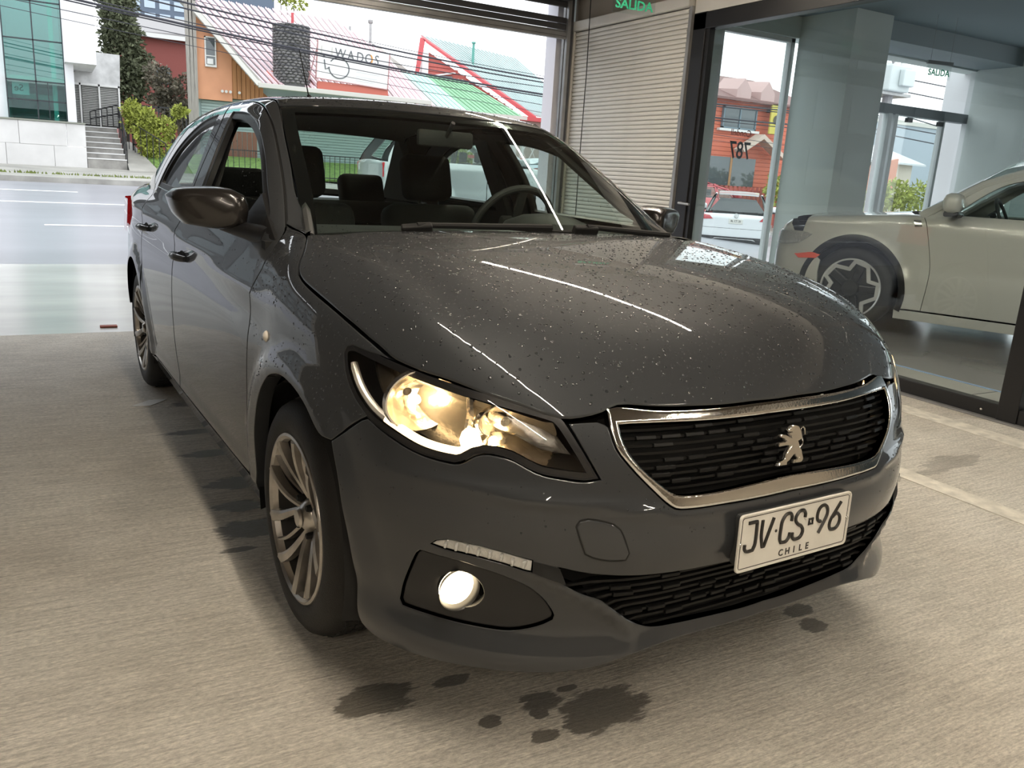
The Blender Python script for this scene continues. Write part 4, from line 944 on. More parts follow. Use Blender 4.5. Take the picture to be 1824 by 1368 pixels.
for ch, x, w in (('J', -.160, .036), ('V', -.112, .034), ('C', -.052, .032), ('S', -.012, .036), ('9', .066, .034), ('6', .112, .034)):
    glyph(ch, x, -.019, w, .064, .0042, pl)
d_ = MB(); d_.lathe([(0, .001), (.0035, .001), (.0035, -.001)], 10, M=Mp @ Matrix.Translation((-.066, .012, 0))); d_.build('plate_dot', PLATEK, pl)
d_ = MB(); d_.tube([Mp @ Vector((.046+a*.0065, .014+b*.0065, .0006)) for a, b in ((-1, 1), (0, .8), (1, 1), (.8, 0), (1, -1), (0, -.8), (-1, -1), (-.8, 0))], .0026, 6, closed=True); d_.build('plate_shield', PLATEK, pl)
for i, ch in enumerate('CHILE'):
    letters('plate_character', ch, .0215, Mp @ Matrix.Translation((-.042+i*.0215, -.0445, .0004)), PLATEK, pl, .0004, 0, .0004)
for s in (-1, 1):
    b = MB(); b.lathe([(0, .004), (.003, .0035), (.0045, .001), (.0045, -.001)], 12, M=Mp @ Matrix.Translation((s*.1735, .0, 0))); b.build('plate_screw', CHROME, pl, smooth=True)
ph = MB(); ph.bevbox((-.168, -.866, .43), (.186, -.842, .545), .006); ph.build('plate_holder', mat('grey_bumper_plastic', (.045, .047, .048), .5), car)
# ---- wheels
def wheel(x, y, side):
    w = empty('wheel'); w.parent = car; w.location = (x, y, .312)
    # local: axle along +x pointing outwards on `side`
    M0 = Matrix.Rotation(R_(90)*side, 4, 'Y')
    t = MB(); R = .312
    prof = [(.208, -.175), (.235, -.19), (.28, -.192), (.302, -.178), (.309, -.16), (.311, -.10), (.310, -.045), (.306, -.022), (.297, -.004), (.280, .008), (.252, .013), (.225, .008), (.216, .0), (.212, -.01)]
    t.lathe(prof, 64, M=M0); ty = t.build('tyre', RUBBER, w, smooth=True, auto=50)
    # tread blocks with open grooves
    tb = MB(); n = 60
    for lat in (-.150, -.118, -.086, -.054):
        for i in range(n):
            a = 2*math.pi*(i+(.5 if int(lat*1000) % 2 else 0))/n
            M = M0 @ Matrix.Rotation(a, 4, 'Z') @ Matrix.Translation((R-.0015, 0, lat)) @ Matrix.Rotation(.18, 4, 'X')
            tb.box((-.004, -.013, -.013), (.003, .013, .013), M=M)
    o = tb.build('tread', RUBBER, ty)
    r = MB(); r.lathe([(.224, .004), (.222, .010), (.215, .012), (.207, .006), (.203, -.010)], 64, M=M0); r.build('rim', ALLOY, w, smooth=True)
    r = MB(); r.lathe([(.203, -.010), (.198, -.05), (.19, -.17)], 64, M=M0); r.build('rim_barrel', mat('dark_rim_barrel', (.05, .047, .043), .6, .4), w, smooth=True)
    d = MB(); d.lathe([(0, -.085), (.125, -.085), (.135, -.095), (0, -.095)], 40, M=M0); d.build('brake_disc', DISC, w, smooth=True)
    bk = MB(); bk.lathe([(0, -.15), (.19, -.15)], 40, M=M0); bk.build('brake_backplate', MATTE, w)
    # fifteen curved blades in five groups of three
    def blade(lean, w0, w1, bend, zo, name):
        mb = MB(); k = 9; a = []
        for i in range(k):
            s = i/(k-1); rad = .046+(.208-.046)*s; ang = lean*s**.8+bend*math.sin(math.pi*s)
            wd = w0+(w1-w0)*s; z = zo-.020+.026*s-.022*(1-s)**2
            a.append((rad, ang, wd, z))
        v = []
        for rad, ang, wd, z in a:
            c = Vector((rad*math.cos(ang), rad*math.sin(ang), 0)); tt = Vector((-math.sin(ang), math.cos(ang), 0))
            v += [c-tt*wd+Vector((0, 0, z-.022)), c-tt*wd*.92+Vector((0, 0, z)), c-tt*wd*.3+Vector((0, 0, z+.004)), c+tt*wd*.92+Vector((0, 0, z-.001)), c+tt*wd+Vector((0, 0, z-.022))]
        f = [(i*5+j, i*5+j+1, i*5+5+j+1, i*5+5+j) for i in range(k-1) for j in range(4)]+[(0, 1, 2, 3, 4), tuple((k-1)*5+j for j in (4, 3, 2, 1, 0))]
        mb.add([M0 @ p for p in v], f); return mb.build(name, ALLOY, w, smooth=True, auto=40)
    kinds = (blade(.30, .0085, .0165, .10, .006, 'spoke'), blade(-.26, .0085, .0165, .06, .006, 'spoke'), blade(.06, .006, .0055, .10, -.004, 'spoke'))
    for kq, b in enumerate(kinds):
        off = (0.05, -.05, .62)[kq]
        for i in range(5):
            Mr = Matrix.Rotation(side*(2*math.pi*i/5+off+.3), 4, 'X')
            if i == 0: b.matrix_basis = Mr
            else: dup(b, w, Mr)
    h = MB(); h.lathe([(0, -.004), (.020, -.005), (.026, -.010), (.038, -.020), (.046, -.034), (.046, -.06)], 32, M=M0); h.build('hub', ALLOY, w, smooth=True)
    cpm = MB(); cpm.lathe([(0, .002), (.022, .001), (.027, -.006)], 24, M=M0); cpm.build('centre_cap', ALLOY, w, smooth=True)
    nt_ = None
    for i in range(4):
        a = 2*math.pi*(i+.5)/4; M = M0 @ Matrix.Translation((.054*math.cos(a), .054*math.sin(a), -.012))
        q = MB(); q.lathe([(0, .0), (.008, 0), (.010, -.006), (.010, -.03)], 6, M=M); q.build('wheel_bolt', MATTE, w)
    return w
for y in (0, 2.652):
    wheel(-.842, y, -1); wheel(.842, y, 1)
# ---- wheel wells and floor pan
for y in (0, 2.652):
    for s in (-1, 1):
        l = MB(); Mw = Matrix.Translation((s*.60, y, .305)) @ Matrix.Rotation(R_(90)*s, 4, 'Y')
        l.lathe([(.36, .245), (.385, .20), (.39, .0), (.38, -.12), (0, -.12)], 40, M=Mw); o = l.build('wheel_arch_liner', MATTE, car, smooth=True)
        bm = bmesh.new(); bm.from_mesh(o.data)
        bmesh.ops.bisect_plane(bm, geom=bm.verts[:]+bm.edges[:]+bm.faces[:], plane_co=(0, 0, .2), plane_no=(0, 0, 1), clear_inner=True); bm.to_mesh(o.data); bm.free()
fp = MB(); fp.box((-.45, -.62, .25), (.45, -.40, .28)); fp.box((-.55, -.5, .20), (.55, 3.3, .25)); fp.box((-.79, .42, .20), (.79, 2.22, .25)); fp.build('underbody', MATTE, car)
fw = MB(); fw.box((-.56, -.38, .25), (.56, .38, .70)); fw.build('engine_block', MATTE, car)
fw = MB(); fw.box((-.80, .42, .25), (.80, .46, .98)); fw.build('bulkhead', MATTE, car)
fw = MB(); fw.box((-.56, 2.4, .25), (.56, 3.3, .9)); fw.build('boot_floor', MATTE, car)
# ---- cabin
def cushion(name, a, b, r, m, parent, M=None):
    bm = bmesh.new(); bmesh.ops.create_cube(bm, size=1)
    c = [(a[i]+b[i])/2 for i in range(3)]; d = [b[i]-a[i] for i in range(3)]
    for v in bm.verts: v.co = Vector([c[i]+v.co[i]*d[i] for i in range(3)])
    bmesh.ops.bevel(bm, geom=list(bm.edges), offset=r, segments=4, profile=.6, affect='EDGES')
    if M is not None: bmesh.ops.transform(bm, matrix=M, verts=bm.verts)
    me = bpy.data.meshes.new(name); bm.to_mesh(me); bm.free(); me.materials.append(m); me.polygons.foreach_set('use_smooth', [True]*len(me.polygons))
    o = bpy.data.objects.new(name, me); COL.objects.link(o); o.parent = parent; return o
for sx, yb in ((-.35, 1.42), (.355, 1.60)):
    st = empty('front_seat'); st.parent = car
    Ms = Matrix.Translation((sx, yb, .5)) @ Matrix.Rotation(R_(-16), 4, 'X')
    cushion('seat_back', (-.24, -.07, 0), (.24, .09, .56), .07, FABRIC, st, Ms)
    cushion('seat_cushion', (sx-.25, yb-.52, .36), (sx+.25, yb+.02, .54), .06, FABRIC, st)
    cushion('headrest', (-.125, -.05, .585), (.125, .06, .80), .05, FABRIC, st, Ms)
    q = MB(); 
    for e in (-.05, .05): q.tube([Ms @ Vector((e, 0, .54)), Ms @ Vector((e, 0, .62))], .006, 8)
    q.build('headrest_post', CHROME, st, smooth=True)
rs = empty('rear_bench'); rs.parent = car
Mr_ = Matrix.Translation((0, 2.36, .5)) @ Matrix.Rotation(R_(-20), 4, 'X')
cushion('bench_back', (-.64, -.06, 0), (.64, .10, .54), .06, FABRIC, rs, Mr_); cushion('bench_cushion', (-.64, 1.86, .38), (.64, 2.38, .54), .06, FABRIC, rs)
for sx in (-.34, .33): cushion('headrest', (sx-.13, -.03, .50), (sx+.13, .07, .70), .045, FABRIC, rs, Mr_)
shelf = MB(); shelf.box((-.62, 2.52, .985), (.62, 3.1, 1.0)); shelf.build('parcel_shelf', TRIM, car)
dash = MB(); ys = [(.30, .975), (.36, 1.0), (.55, 1.012), (.72, 1.010), (.82, .985), (.86, .93), (.88, .80), (.86, .60)]
v = [(s*.74, y, z) for s in (-1, 1) for y, z in ys]; n = len(ys); dash.add(v, [(i, i+1, n+i+1, n+i) for i in range(n-1)]); dash.build('dashboard', TRIM, car, smooth=True)
bn = MB(); bn.lathe([(0, .075), (.10, .065), (.17, .04), (.20, 0)], 28, M=Matrix.Translation((.37, .74, .995)) @ Matrix.Diagonal((1, .75, 1, 1))); bn.build('instrument_binnacle', TRIM, car, smooth=True)
sw = empty('steering_wheel'); sw.parent = car; Msw = Matrix.Translation((.37, .99, .985)) @ Matrix.Rotation(R_(-66), 4, 'X')
q = MB(); q.tube([Msw @ Vector((.185*math.cos(a), .185*math.sin(a), 0)) for a in np.linspace(0, 2*math.pi, 40, endpoint=False)], .015, 10, closed=True); q.build('steering_rim', TRIM, sw, smooth=True)
q = MB(); q.bevbox((-.07, -.06, -.02), (.07, .06, .02), .015, M=Msw); q.bevbox((-.18, -.012, -.008), (.18, .02, .008), .006, M=Msw); q.bevbox((-.02, -.18, -.008), (.02, 0, .008), .006, M=Msw); q.build('steering_spokes', TRIM, sw, smooth=True)
im = empty('interior_mirror'); im.parent = car
q = MB(); q.bevbox((-.115, -.012, -.03), (.115, .014, .03), .012, M=Matrix.Translation((0, .90, 1.318))); q.tube([(0, .90, 1.32), (0, .84, 1.375)], .008, 8); q.build('mirror_body', TRIM, im, smooth=True)
for sx in (-.16, -.56, .12, .56):
    pass
for s in (-1, 1):
    bp_ = MB(); a = [(s*.735, 1.56, .98), (s*.60, 1.62, 1.38), (s*.60, 1.74, 1.38), (s*.735, 1.66, .98)]; bp_.quadslab(a, (s*-.03, 0, 0)); bp_.build('centre_pillar_trim', TRIM, car)
for s in (-1, 1):
    ap = MB(); ap.tube([(s*.69, .36, 1.0), (s*.632, .60, 1.10), (s*.598, .80, 1.215), (s*.565, 1.0, 1.33), (s*.53, 1.13, 1.395)], [.014, .018, .022, .025, .028], 8); ap.build('screen_pillar_trim', TRIM, car, smooth=True)
for s in (-1, 1):
    cp = MB(); cp.quadslab([(s*.70, 2.56, 1.02), (s*.555, 2.45, 1.385), (s*.52, 2.50, 1.39), (s*.66, 3.02, 1.03)], (s*-.02, 0, -.01)); cp.build('rear_pillar_trim', LINER, car)
# ---- door mirrors
def door_mirror(s):
    m = empty('door_mirror'); m.parent = car
    out = [(-1.005, 1.085), (-.984, 1.104), (-.93, 1.113), (-.845, 1.115), (-.80, 1.098), (-.788, 1.06), (-.795, 1.012), (-.815, .998), (-.88, .992), (-.962, 1.003), (-.99, 1.036)]
    L = cr(np.array(out, float), .012); c = L.mean(0); mb = MB(); rings = []
    for y, sc_ in ((.622, .58), (.626, .76), (.637, .88), (.658, .96), (.69, 1.), (.735, 1.), (.745, .985)):
        rings.append([(s*-(c[0]+(q[0]-c[0])*sc_), y+.03*(q[0]-c[0])/-.1*1., c[1]+(q[1]-c[1])*sc_) for q in L])
    n = len(L); v = [p for r in rings for p in r]; f = [(i*n+j, i*n+(j+1) % n, (i+1)*n+(j+1) % n, (i+1)*n+j) for i in range(len(rings)-1) for j in range(n)]+[tuple(range(n))]
    mb.add(v, f); mb.build('mirror_shell', mat('wet_black_shell', (.016, .014, .013), .25, coat=.4), m, smooth=True, auto=60)
    gl = MB(); gl.add([(p[0], p[1]+.001-.006, p[2]) for p in rings[-1]], [tuple(range(n))]); gl.build('mirror_glass', MIRRORM, m)
    b = MB(); b.tube([(s*.86, .685, 1.006), (s*.80, .60, .992), (s*.762, .50, .982)], [.018, .026, .036], 12); b.build('mirror_arm', BLACK, m, smooth=True)
    tr = MB(); P_ = chart(Fs, 'side', [(.415, 26.5), (.52, 25.2), (.72, 27.2), (.70, 29.5), (.64, 34.0), (.535, 30.4)]); P_ = P_+.003*gradF(Fs, P_)
    tr.quadslab([(s*abs(p[0]), p[1], p[2]) for p in P_], (s*-.012, 0, 0)); tr.build('mirror_sail', BLACK, m)
door_mirror(-1); door_mirror(1)
# ---- wipers
def on_ws(x, y, d=.012):
    q = chart(cabin_only, 'top', [(x, y)])[0]; return Vector(q+d*gradF(cabin_only, np.array([q]))[0])
def wiper(piv, tip, knuckle, wd):
    w = empty('wiper'); w.parent = car
    a = MB(); a.tube([Vector(piv)+Vector((0, 0, .030)), on_ws(*knuckle, .045)], [.011, .008], 8); a.build('wiper_arm', MATTE, w, smooth=True)
    h = MB(); k = on_ws(*knuckle, .034); M = frame(k, on_ws(*tip, .02)-k, (0, 1, .5)); h.bevbox((-.045, -.012, -.012), (.045, .012, .018), .005, M=M); h.build('wiper_joint', MATTE, w)
    b = MB(); t0 = on_ws(*tip, .016); t1 = on_ws(knuckle[0]*2-tip[0], knuckle[1]*2-tip[1]+.03, .016)
    b.tube([t0, (t0+t1)/2+Vector((0, -.006, .012)), t1], [.004, .009, .004], 6); b.build('wiper_blade', MATTE, w, smooth=True)
wiper((.05, .235, 1.02), (-.70, .372), (-.40, .275), .3); wiper((.58, .275, 1.0), (-.10, .245), (.17, .235), .3)
# ---- wing markers, aerial, sensor blob
for s in (-1, 1):
    q = chart(Fs, 'side', [(.205, 10.0)])[0]; mb = MB(); mb.lathe([(0, .010), (.009, .008), (.015, .003), (.0165, -.001)], 20, M=Matrix.Translation((s*abs(q[0]), q[1], q[2])) @ Matrix.Rotation(s*R_(90), 4, 'Y')); mb.build('side_marker', AMBER, car, smooth=True)
an = MB(); an.tube([(-.236, 1.76, 1.475), (-.24, 1.765, 1.49)], [.014, .007], 10); an.tube([(-.24, 1.765, 1.49), (-.285, 1.75, 1.67)], [.003, .0016], 8); an.build('roof_aerial', MATTE, car, smooth=True)

# ---- rain beads standing on the paint and the glass: low domes, one joined part per panel
BEAD = bpy.data.materials.new('water_bead'); _nt, _b, _L = nodes(BEAD); _b.inputs['Base Color'].default_value = (.030, .032, .035, 1); _b.inputs['Roughness'].default_value = .04; _b.inputs['IOR'].default_value = 1.33; _b.inputs['Coat Weight'].default_value = .6; _b.inputs['Coat Roughness'].default_value = .02
BEADG = glass('water_bead_on_glass', (.70, .74, .72), f0=.10)
def beads(name, F, kind, outline, n, parent, rmin, rmax, m, seed, keep=None, mirror=False, tall=.42):
    sc = np.array(SC[kind]); L = np.array(outline)*sc; rg = np.random.RandomState(seed); lo, hi = L.min(0), L.max(0)
    Q = lo+rg.rand(n*3, 2)*(hi-lo); Q = Q[inside(shrink(L, .006), Q)][:n]
    P = chart(F, kind, Q/sc); P = P[~np.isnan(P).any(1)]; N = gradF(F, P)
    if keep is not None: k = keep(P, N, rg); P, N = P[k], N[k]
    if mirror: P = P*[-1, 1, 1]; N = N*[-1, 1, 1]
    r = rmin+(rmax-rmin)*rg.rand(len(P))**2.6
    a = rg.normal(size=P.shape); t = np.cross(N, a); t /= np.linalg.norm(t, axis=1)[:, None]; b = np.cross(N, t)
    an = np.arange(7)*2*math.pi/7; V = []; nn = len(P); st = 1+.35*rg.rand(nn)
    for rad, h in ((1., -.05), (.72, .62), (0, 1.)):
        if rad == 0: V.append((P+N*(h*tall*r)[:, None])[:, None, :])
        else: V.append(P[:, None, :]+rad*r[:, None, None]*(np.cos(an)[None, :, None]*(t*st[:, None])[:, None, :]+np.sin(an)[None, :, None]*b[:, None, :])+N[:, None, :]*(h*tall*r)[:, None, None])
    V = np.concatenate(V, 1); k = 15; f = []
    for j in range(7):
        j2 = (j+1) % 7; f += [(j, j2, 7+j2, 7+j), (7+j, 7+j2, 14)]
    fs = [tuple(int(i*k+q) for q in g_) for i in range(nn) for g_ in f]
    me = bpy.data.meshes.new(name); me.from_pydata(V.reshape(-1, 3).tolist(), [], fs); me.materials.append(m); me.polygons.foreach_set('use_smooth', [True]*len(me.polygons))
    o = bpy.data.objects.new(name, me); COL.objects.link(o); o.parent = parent; o['kind'] = 'stuff'; return o
ho = mirror_outline(hood_half)
beads('rain_beads', bonnetF, 'top', ho, 9000, hood, .0007, .0040, BEAD, 1)
up = lambda P, N, rg: (N[:, 2] > .10) & (rg.rand(len(P)) < .25+.75*np.clip(N[:, 2], 0, 1))
for mi in (False, True):
    beads('rain_beads', Fs, 'side', wing, 2600, car, .0007, .0030, BEAD, 2+mi, up, mi)
    beads('rain_beads', Fs, 'side', d1, 1500, car, .0007, .0026, BEAD, 4+mi, lambda P, N, rg: (N[:, 2] > .15) & (P[:, 2] > .86) & (P[:, 2] < 1.0) | (P[:, 2] > 1.05) & (rg.rand(len(P)) < .6), mi)
beads('rain_beads', Fs, 'top', mirror_outline(roof_half), 3000, car, .001, .0045, BEAD, 7, lambda P, N, rg: P[:, 1] < 1.5)
beads('rain_beads', Fs, 'front', outer, 2600, bumper, .0007, .0026, BEAD, 8, lambda P, N, rg: (rg.rand(len(P)) < np.clip(N[:, 2]*2.2+.12, 0, 1)) & (P[:, 2] > .5))
beads('rain_beads', cabin_only, 'top', wo, 3600, car, .0006, .0022, BEADG, 9, lambda P, N, rg: rg.rand(len(P)) < np.clip(.10+1.2*np.exp(-((P[:, 0]+.60)/.09)**2)+.7*np.exp(-((P[:, 0]+.35)/.25)**2-((P[:, 1]-.85)/.12)**2)+1.*np.exp(-((P[:, 0]-.60)/.12)**2-((P[:, 1]-.35)/.1)**2), 0, 1), tall=.3)
P_, N_ = None, None
# ================================================================ other cars: one parametric body, its own proportions each time
def car_surface(q):
    hw, fo, L_, wb = q['hw'], q['fo'], q['len'], q['wb']; ro = L_-fo-wb; yr = wb+ro
    belt, roof, cowl, yc = q['belt'], q['roof'], q['cowl'], q['yc']; r = q['r']; rs = q.get('rear', .45); bonnet0 = q.get('nose', .78)
    bon = Grid1([-fo, -fo*.75, -fo*.4, 0, yc*.6, yc+.4], [bonnet0, bonnet0+(cowl-bonnet0)*.52, bonnet0+(cowl-bonnet0)*.74, cowl-.035, cowl-.01, cowl+.01])
    rf = Grid1([yc, yc+.7, yc+1.2, yc+1.8, yr-.9, yr-.35, yr+.2], [belt+.25, roof-.07, roof-.015, roof, roof-.03, roof-.08, roof-.2])
    def lowf(P):
        a, y, z = np.abs(P[:, 0]), P[:, 1], P[:, 2]
        w = hw-.10*np.maximum(.5-z, 0)-.35*splus(z-(belt-.10), .02)-.012*np.exp(-((z-.62)/.07)**2)
        w = w-.10*np.maximum(-y-fo*.45, 0)**1.5*2-.14*np.maximum(y-yr+.5, 0)**2
        for c in (0, wb):
            d = np.hypot(y-c, z-r); w = w+.020*sstep(d, r+.16, r+.06)*sstep(z, .15, .3)
        s = a-w
        fr = -y-fo+.10*a**2+.16*a**4+.10*np.maximum(z-.62, 0)+.16*np.maximum(.38-z, 0)
        top = z-np.where(y < yc+.2, bon(y)-.05*a*a, belt+.01)
        rear = (y-yr+.06*a*a+.10*a**6+.12*np.maximum(.45-z, 0)+rs*.25*np.maximum(z-.9, 0))
        return smax(smax(s, top, .06), smax(fr, rear, .05), .10)
    def cab(P):
        a, y, z = np.abs(P[:, 0]), P[:, 1], P[:, 2]; d = z-belt
        s = a-(hw-.075-.32*np.maximum(d, -.1)-.15*np.maximum(d, 0)**2)
        t = z-rf(y)+.05*a*a+.05*a**4
        w = (yc-.12+.30*a*a+(z-belt)*q.get('ws', 1.35)-y)*.58
        b = (y-(yr-.03-.12*a*a-(z-belt)*rs))*.85
        return np.maximum(smax(smax(s, t, .06), smax(w, b, .01), .03), belt-.1-z)
    def f(P): return smin(lowf(P), cab(P), .012)
    return f, cab
def small_wheel(parent, x, y, r, side, rimm, spokes=5, w=.21, style=0):
    h = empty('wheel'); h.parent = parent; h.location = (x, y, r)
    M0 = Matrix.Rotation(R_(90)*side, 4, 'Y'); k = r
    t = MB(); t.lathe([(.70*k, -w), (.92*k, -w), (k, -w+.03), (k, -.03), (.96*k, -.005), (.85*k, .008), (.73*k, .004), (.70*k, -.01)], 40, M=M0); t.build('tyre', RUBBER, h, smooth=True, auto=50)
    d = MB(); d.lathe([(0, -.06), (.69*k, -.06)], 32, M=M0); d.lathe([(.69*k, -.06), (.70*k, -.012)], 32, M=M0); d.build('rim_barrel', mat('black_rim', (.015, .015, .017), .3, .3), h, smooth=True)
    rr = MB(); rr.lathe([(.735*k, .004), (.725*k, .009), (.69*k, .006), (.68*k, -.012)], 48, M=M0); rr.build('rim', rimm, h, smooth=True)
    s = MB()
    if style == 0:
        s.bevbox((.03, -.030, -.03), (.70*k, .030, -.002), .008, M=M0)
    else:      # forked star: two bright legs meeting at a point near the rim
        for (r0, a0, r1, a1) in ((.665, -.25, .665, .25), (.665, .25, .47, .47), (.47, .47, .665, 1.007)):
            p0 = Vector((r0*k*math.cos(a0), r0*k*math.sin(a0), 0)); p1 = Vector((r1*k*math.cos(a1), r1*k*math.sin(a1), 0)); n_ = (p1-p0).normalized().cross(Vector((0, 0, 1))); e_ = (p1-p0).normalized()*.022*k
            q_ = [p0-n_*.045*k-e_, p1-n_*.045*k+e_, p1+n_*.045*k+e_, p0+n_*.045*k-e_]; s.quadslab([M0 @ (p+Vector((0, 0, .004))) for p in q_], M0.to_3x3() @ Vector((0, 0, -.02)))
    o = s.build('spoke', rimm, h)
    n2 = MB(); n2.bevbox((.02, -.035, -.05), (.66*k, .035, -.016), .008, M=M0)
    b = n2.build('dark_spoke', mat('black_rim', (.015, .015, .017), .3, .3), h) if style else None
    for i in range(spokes):
        Mr = Matrix.Rotation(side*2*math.pi*(i+.25)/spokes, 4, 'X')
        if i == 0: o.matrix_basis = Mr
        else: dup(o, h, Mr)
        if b: (setattr(b, 'matrix_basis', Mr) if i == 0 else dup(b, h, Mr))
    hb = MB(); hb.lathe([(0, .002), (.09*k*2, 0), (.11*k*2, -.02), (.11*k*2, -.05)], 24, M=M0); hb.build('hub', BLACK if style else rimm, h, smooth=True); return h
def make_car(name, label, q, loc, rz, paint, fine=.07, rimm=None, lamp_mat=None, drv=True):
    c = empty(name, loc, rz); tag(c, label, 'car'); f, cab = car_surface(q); hw, fo, wb, r = q['hw'], q['fo'], q['wb'], q['r']; L_ = q['len']; yr = L_-fo; belt, yc, roof, cowl = q['belt'], q['yc'], q['roof'], q['cowl']
    rimm = rimm or ALLOY; st = fine; AR = r+.055
    S_ = lambda y, z: (y, math.degrees(math.atan2(z-ZAX, hw-.03 if z < belt else hw-.03-.35*(z-belt))))
    arc = lambda c_, a0, a1, n=8, R=AR: [S_(c_-R*math.cos(R_(a0+(a1-a0)*i/n)), r+R*math.sin(R_(a0+(a1-a0)*i/n))) for i in range(n+1)]
    zs = .25; cut = q.get('cut', .55); mid = q.get('mid', 1.45)
    b0 = math.degrees(math.asin((zs-r)/AR)) if zs < r else 0
    shl = cowl-.06
    hx = hw-.13; be = [tuple(t) for t in unchart('side', chart(f, 'top', [(-hx, yc-.0), (-hx, .0), (-hx*.97, -fo*.5)]))]
    wing = [S_(cut, zs), S_(cut+.02, .6), S_(cut-.06, belt-.12), S_(cut-.12, belt+.0)]+be+[S_(-fo*.62, .62), S_(-AR, .5)]+arc(0, 25, 180-b0)
    d1 = [S_(cut, zs), S_(cut+.02, .6), S_(cut-.06, belt-.12), S_(cut-.12, belt+.02), S_(yc+.50, belt+.30), S_(yc+.80, roof-.16), S_(yc+1.15, roof-.075), S_(mid, roof-.07), S_(mid, belt), S_(mid, zs)]
    ve = yr-.75
    d2 = [S_(mid+.01, zs), S_(mid+.01, roof-.07), S_(ve-.2, roof-.10), S_(ve+.10, belt+.25), S_(ve+.16, belt+.02), S_(wb+.05, belt-.2)]+arc(wb, 88, b0, 6)
    quart = [S_(wb+.06, r+AR+.01)]+[S_(wb+.06, belt-.2), S_(ve+.17, belt+.02), S_(ve+.11, belt+.25), S_(ve-.2, roof-.09), S_(mid, roof-.06), S_(yc+1.15, roof-.065), S_(yc+.80, roof-.14), S_(yc+.9, roof-.075), S_(mid, roof-.03), S_(ve-.2, roof-.055), S_(yr-.42, roof-.13), S_(yr-.20, belt+.2), S_(yr-.12, belt), S_(yr-.16, .66), S_(wb+AR+.02, .55)]+arc(wb, 145, 92, 5)
    w1 = [S_(cut+.10, belt+.03), S_(yc+.62, belt+.30), S_(yc+.95, roof-.19), S_(yc+1.2, roof-.13), S_(mid-.07, roof-.125), S_(mid-.06, belt+.03)]
    w2 = [S_(mid+.06, belt+.03), S_(mid+.07, roof-.125), S_(ve-.3, roof-.15), S_(ve-.02, belt+.22), S_(ve+.02, belt+.04)]
    w3 = [S_(ve+.18, belt+.06), S_(ve+.13, belt+.24), S_(ve-.08, roof-.17), S_(ve+.12, roof-.20), S_(yr-.36, belt+.10)]
    for nm, o_, h_ in (('front_wing', wing, []), ('front_door', d1, [w1]), ('rear_door', d2, [w2]), ('quarter_panel', quart, [w3] if q.get('third', 1) else [])):
        P, N, F_ = panel_data(f, 'side', o_, holes=h_, step=st, gap=.002, skirt=.02)
        put_mesh(nm, P, N, F_, paint, c); put_mesh(nm, P, N, F_, paint, c, mirror=True)
        for w in h_:
            P, N, F_ = panel_data(f, 'side', w, step=.12, gap=-.002, skirt=0, bev=0, off=-.01)
            put_mesh('side_window', P, N, F_, GLASS, c); put_mesh('side_window', P, N, F_, GLASS, c, mirror=True)
    # wheel-arch cladding, sill
    CL = q.get('clad', BLACK)
    for c_ in (0, wb):
        P, N, F_ = panel_data(f, 'side', arc(c_, 180-b0+2, b0-2, 16, AR+.048)+arc(c_, b0-1, 180-b0+1, 16, AR-.004), step=.05, gap=0, skirt=.05, off=.006)
        for mi in (0, 1): put_mesh('arch_cladding', P, N, F_, CL, c, mirror=bool(mi))
    P, N, F_ = panel_data(f, 'side', [S_(.40, .24), S_(wb-.42, .24), S_(wb-.42, .15), S_(.40, .15)], step=.08, skirt=.05)
    for mi in (0, 1): put_mesh('sill', P, N, F_, q.get('sillm', CL), c, mirror=bool(mi))
    hx = hw-.13
    P, N, F_ = panel_data(f, 'top', mirror_outline([(0, yc-.16), (-hx*.6, yc-.10), (-hx, yc-.0), (-hx, .0), (-hx*.97, -fo*.5), (-hx*.85, -fo*.72), (-hx*.4, -fo*.86), (0, -fo*.89)]), step=st, gap=.003, skirt=.03); put_mesh('bonnet', P, N, F_, paint, c)
    ysr = yc+(roof-belt)*q.get('ws', 1.35)-.10; rx = hw-.38; yrr = yr-.12-(roof-belt)*q.get('rear', .45)
    P, N, F_ = panel_data(f, 'top', mirror_outline([(0, ysr), (-rx, ysr+.12), (-rx-.02, ysr+.6), (-rx, yrr-.1), (0, yrr-.02)]), step=.1, skirt=.03); put_mesh('roof', P, N, F_, paint, c)
    P, N, F_ = panel_data(cab, 'top', mirror_outline([(0, yc-.10), (-hx*.75, yc+.04), (-hx-.03, yc+.14), (-rx-.06, ysr+.10), (-rx*.6, ysr+.01), (0, ysr-.01)]), step=.1, skirt=0, bev=0); put_mesh('windscreen', P, N, F_, GLASS, c)
    # screen pillars
    for s in (-1, 1):
        a = chart(f, 'side', [S_(cut-.14, belt-.01), S_(yc+.48, belt+.31), S_(yc+.78, roof-.14), S_(yc+1.15, roof-.06), S_(mid, roof-.03)]); a[:, 0] *= -s if s > 0 else 1
        t = MB(); t.tube([Vector((p[0]*.985, p[1], p[2])) for p in a], [.04, .036, .034, .034, .034], 8); t.build('screen_pillar', paint, c, smooth=True)
    # front bumper with lamps and grille, tailgate and rear lamps
    fr = lambda x, z: unchart('front', cast(f, np.array([[x, -3., z]]), np.array([[0, 1., 0]]), 0., 3.2))[0]
    fb = [(-72, .30), (-72, .62), (-55, .66)]
    def fo_(th, z): return (th, z)
    B = [(-62, .26), (-62, .60), (-48, bonnet_z(q)-.02), (-30, bonnet_z(q)), (0, bonnet_z(q)+.01), (30, bonnet_z(q)), (48, bonnet_z(q)-.02), (62, .60), (62, .26), (30, .2), (0, .19), (-30, .2)]
    P, N, F_ = panel_data(f, 'front', B, step=.07, skirt=.02); put_mesh('front_bumper', P, N, F_, paint, c)
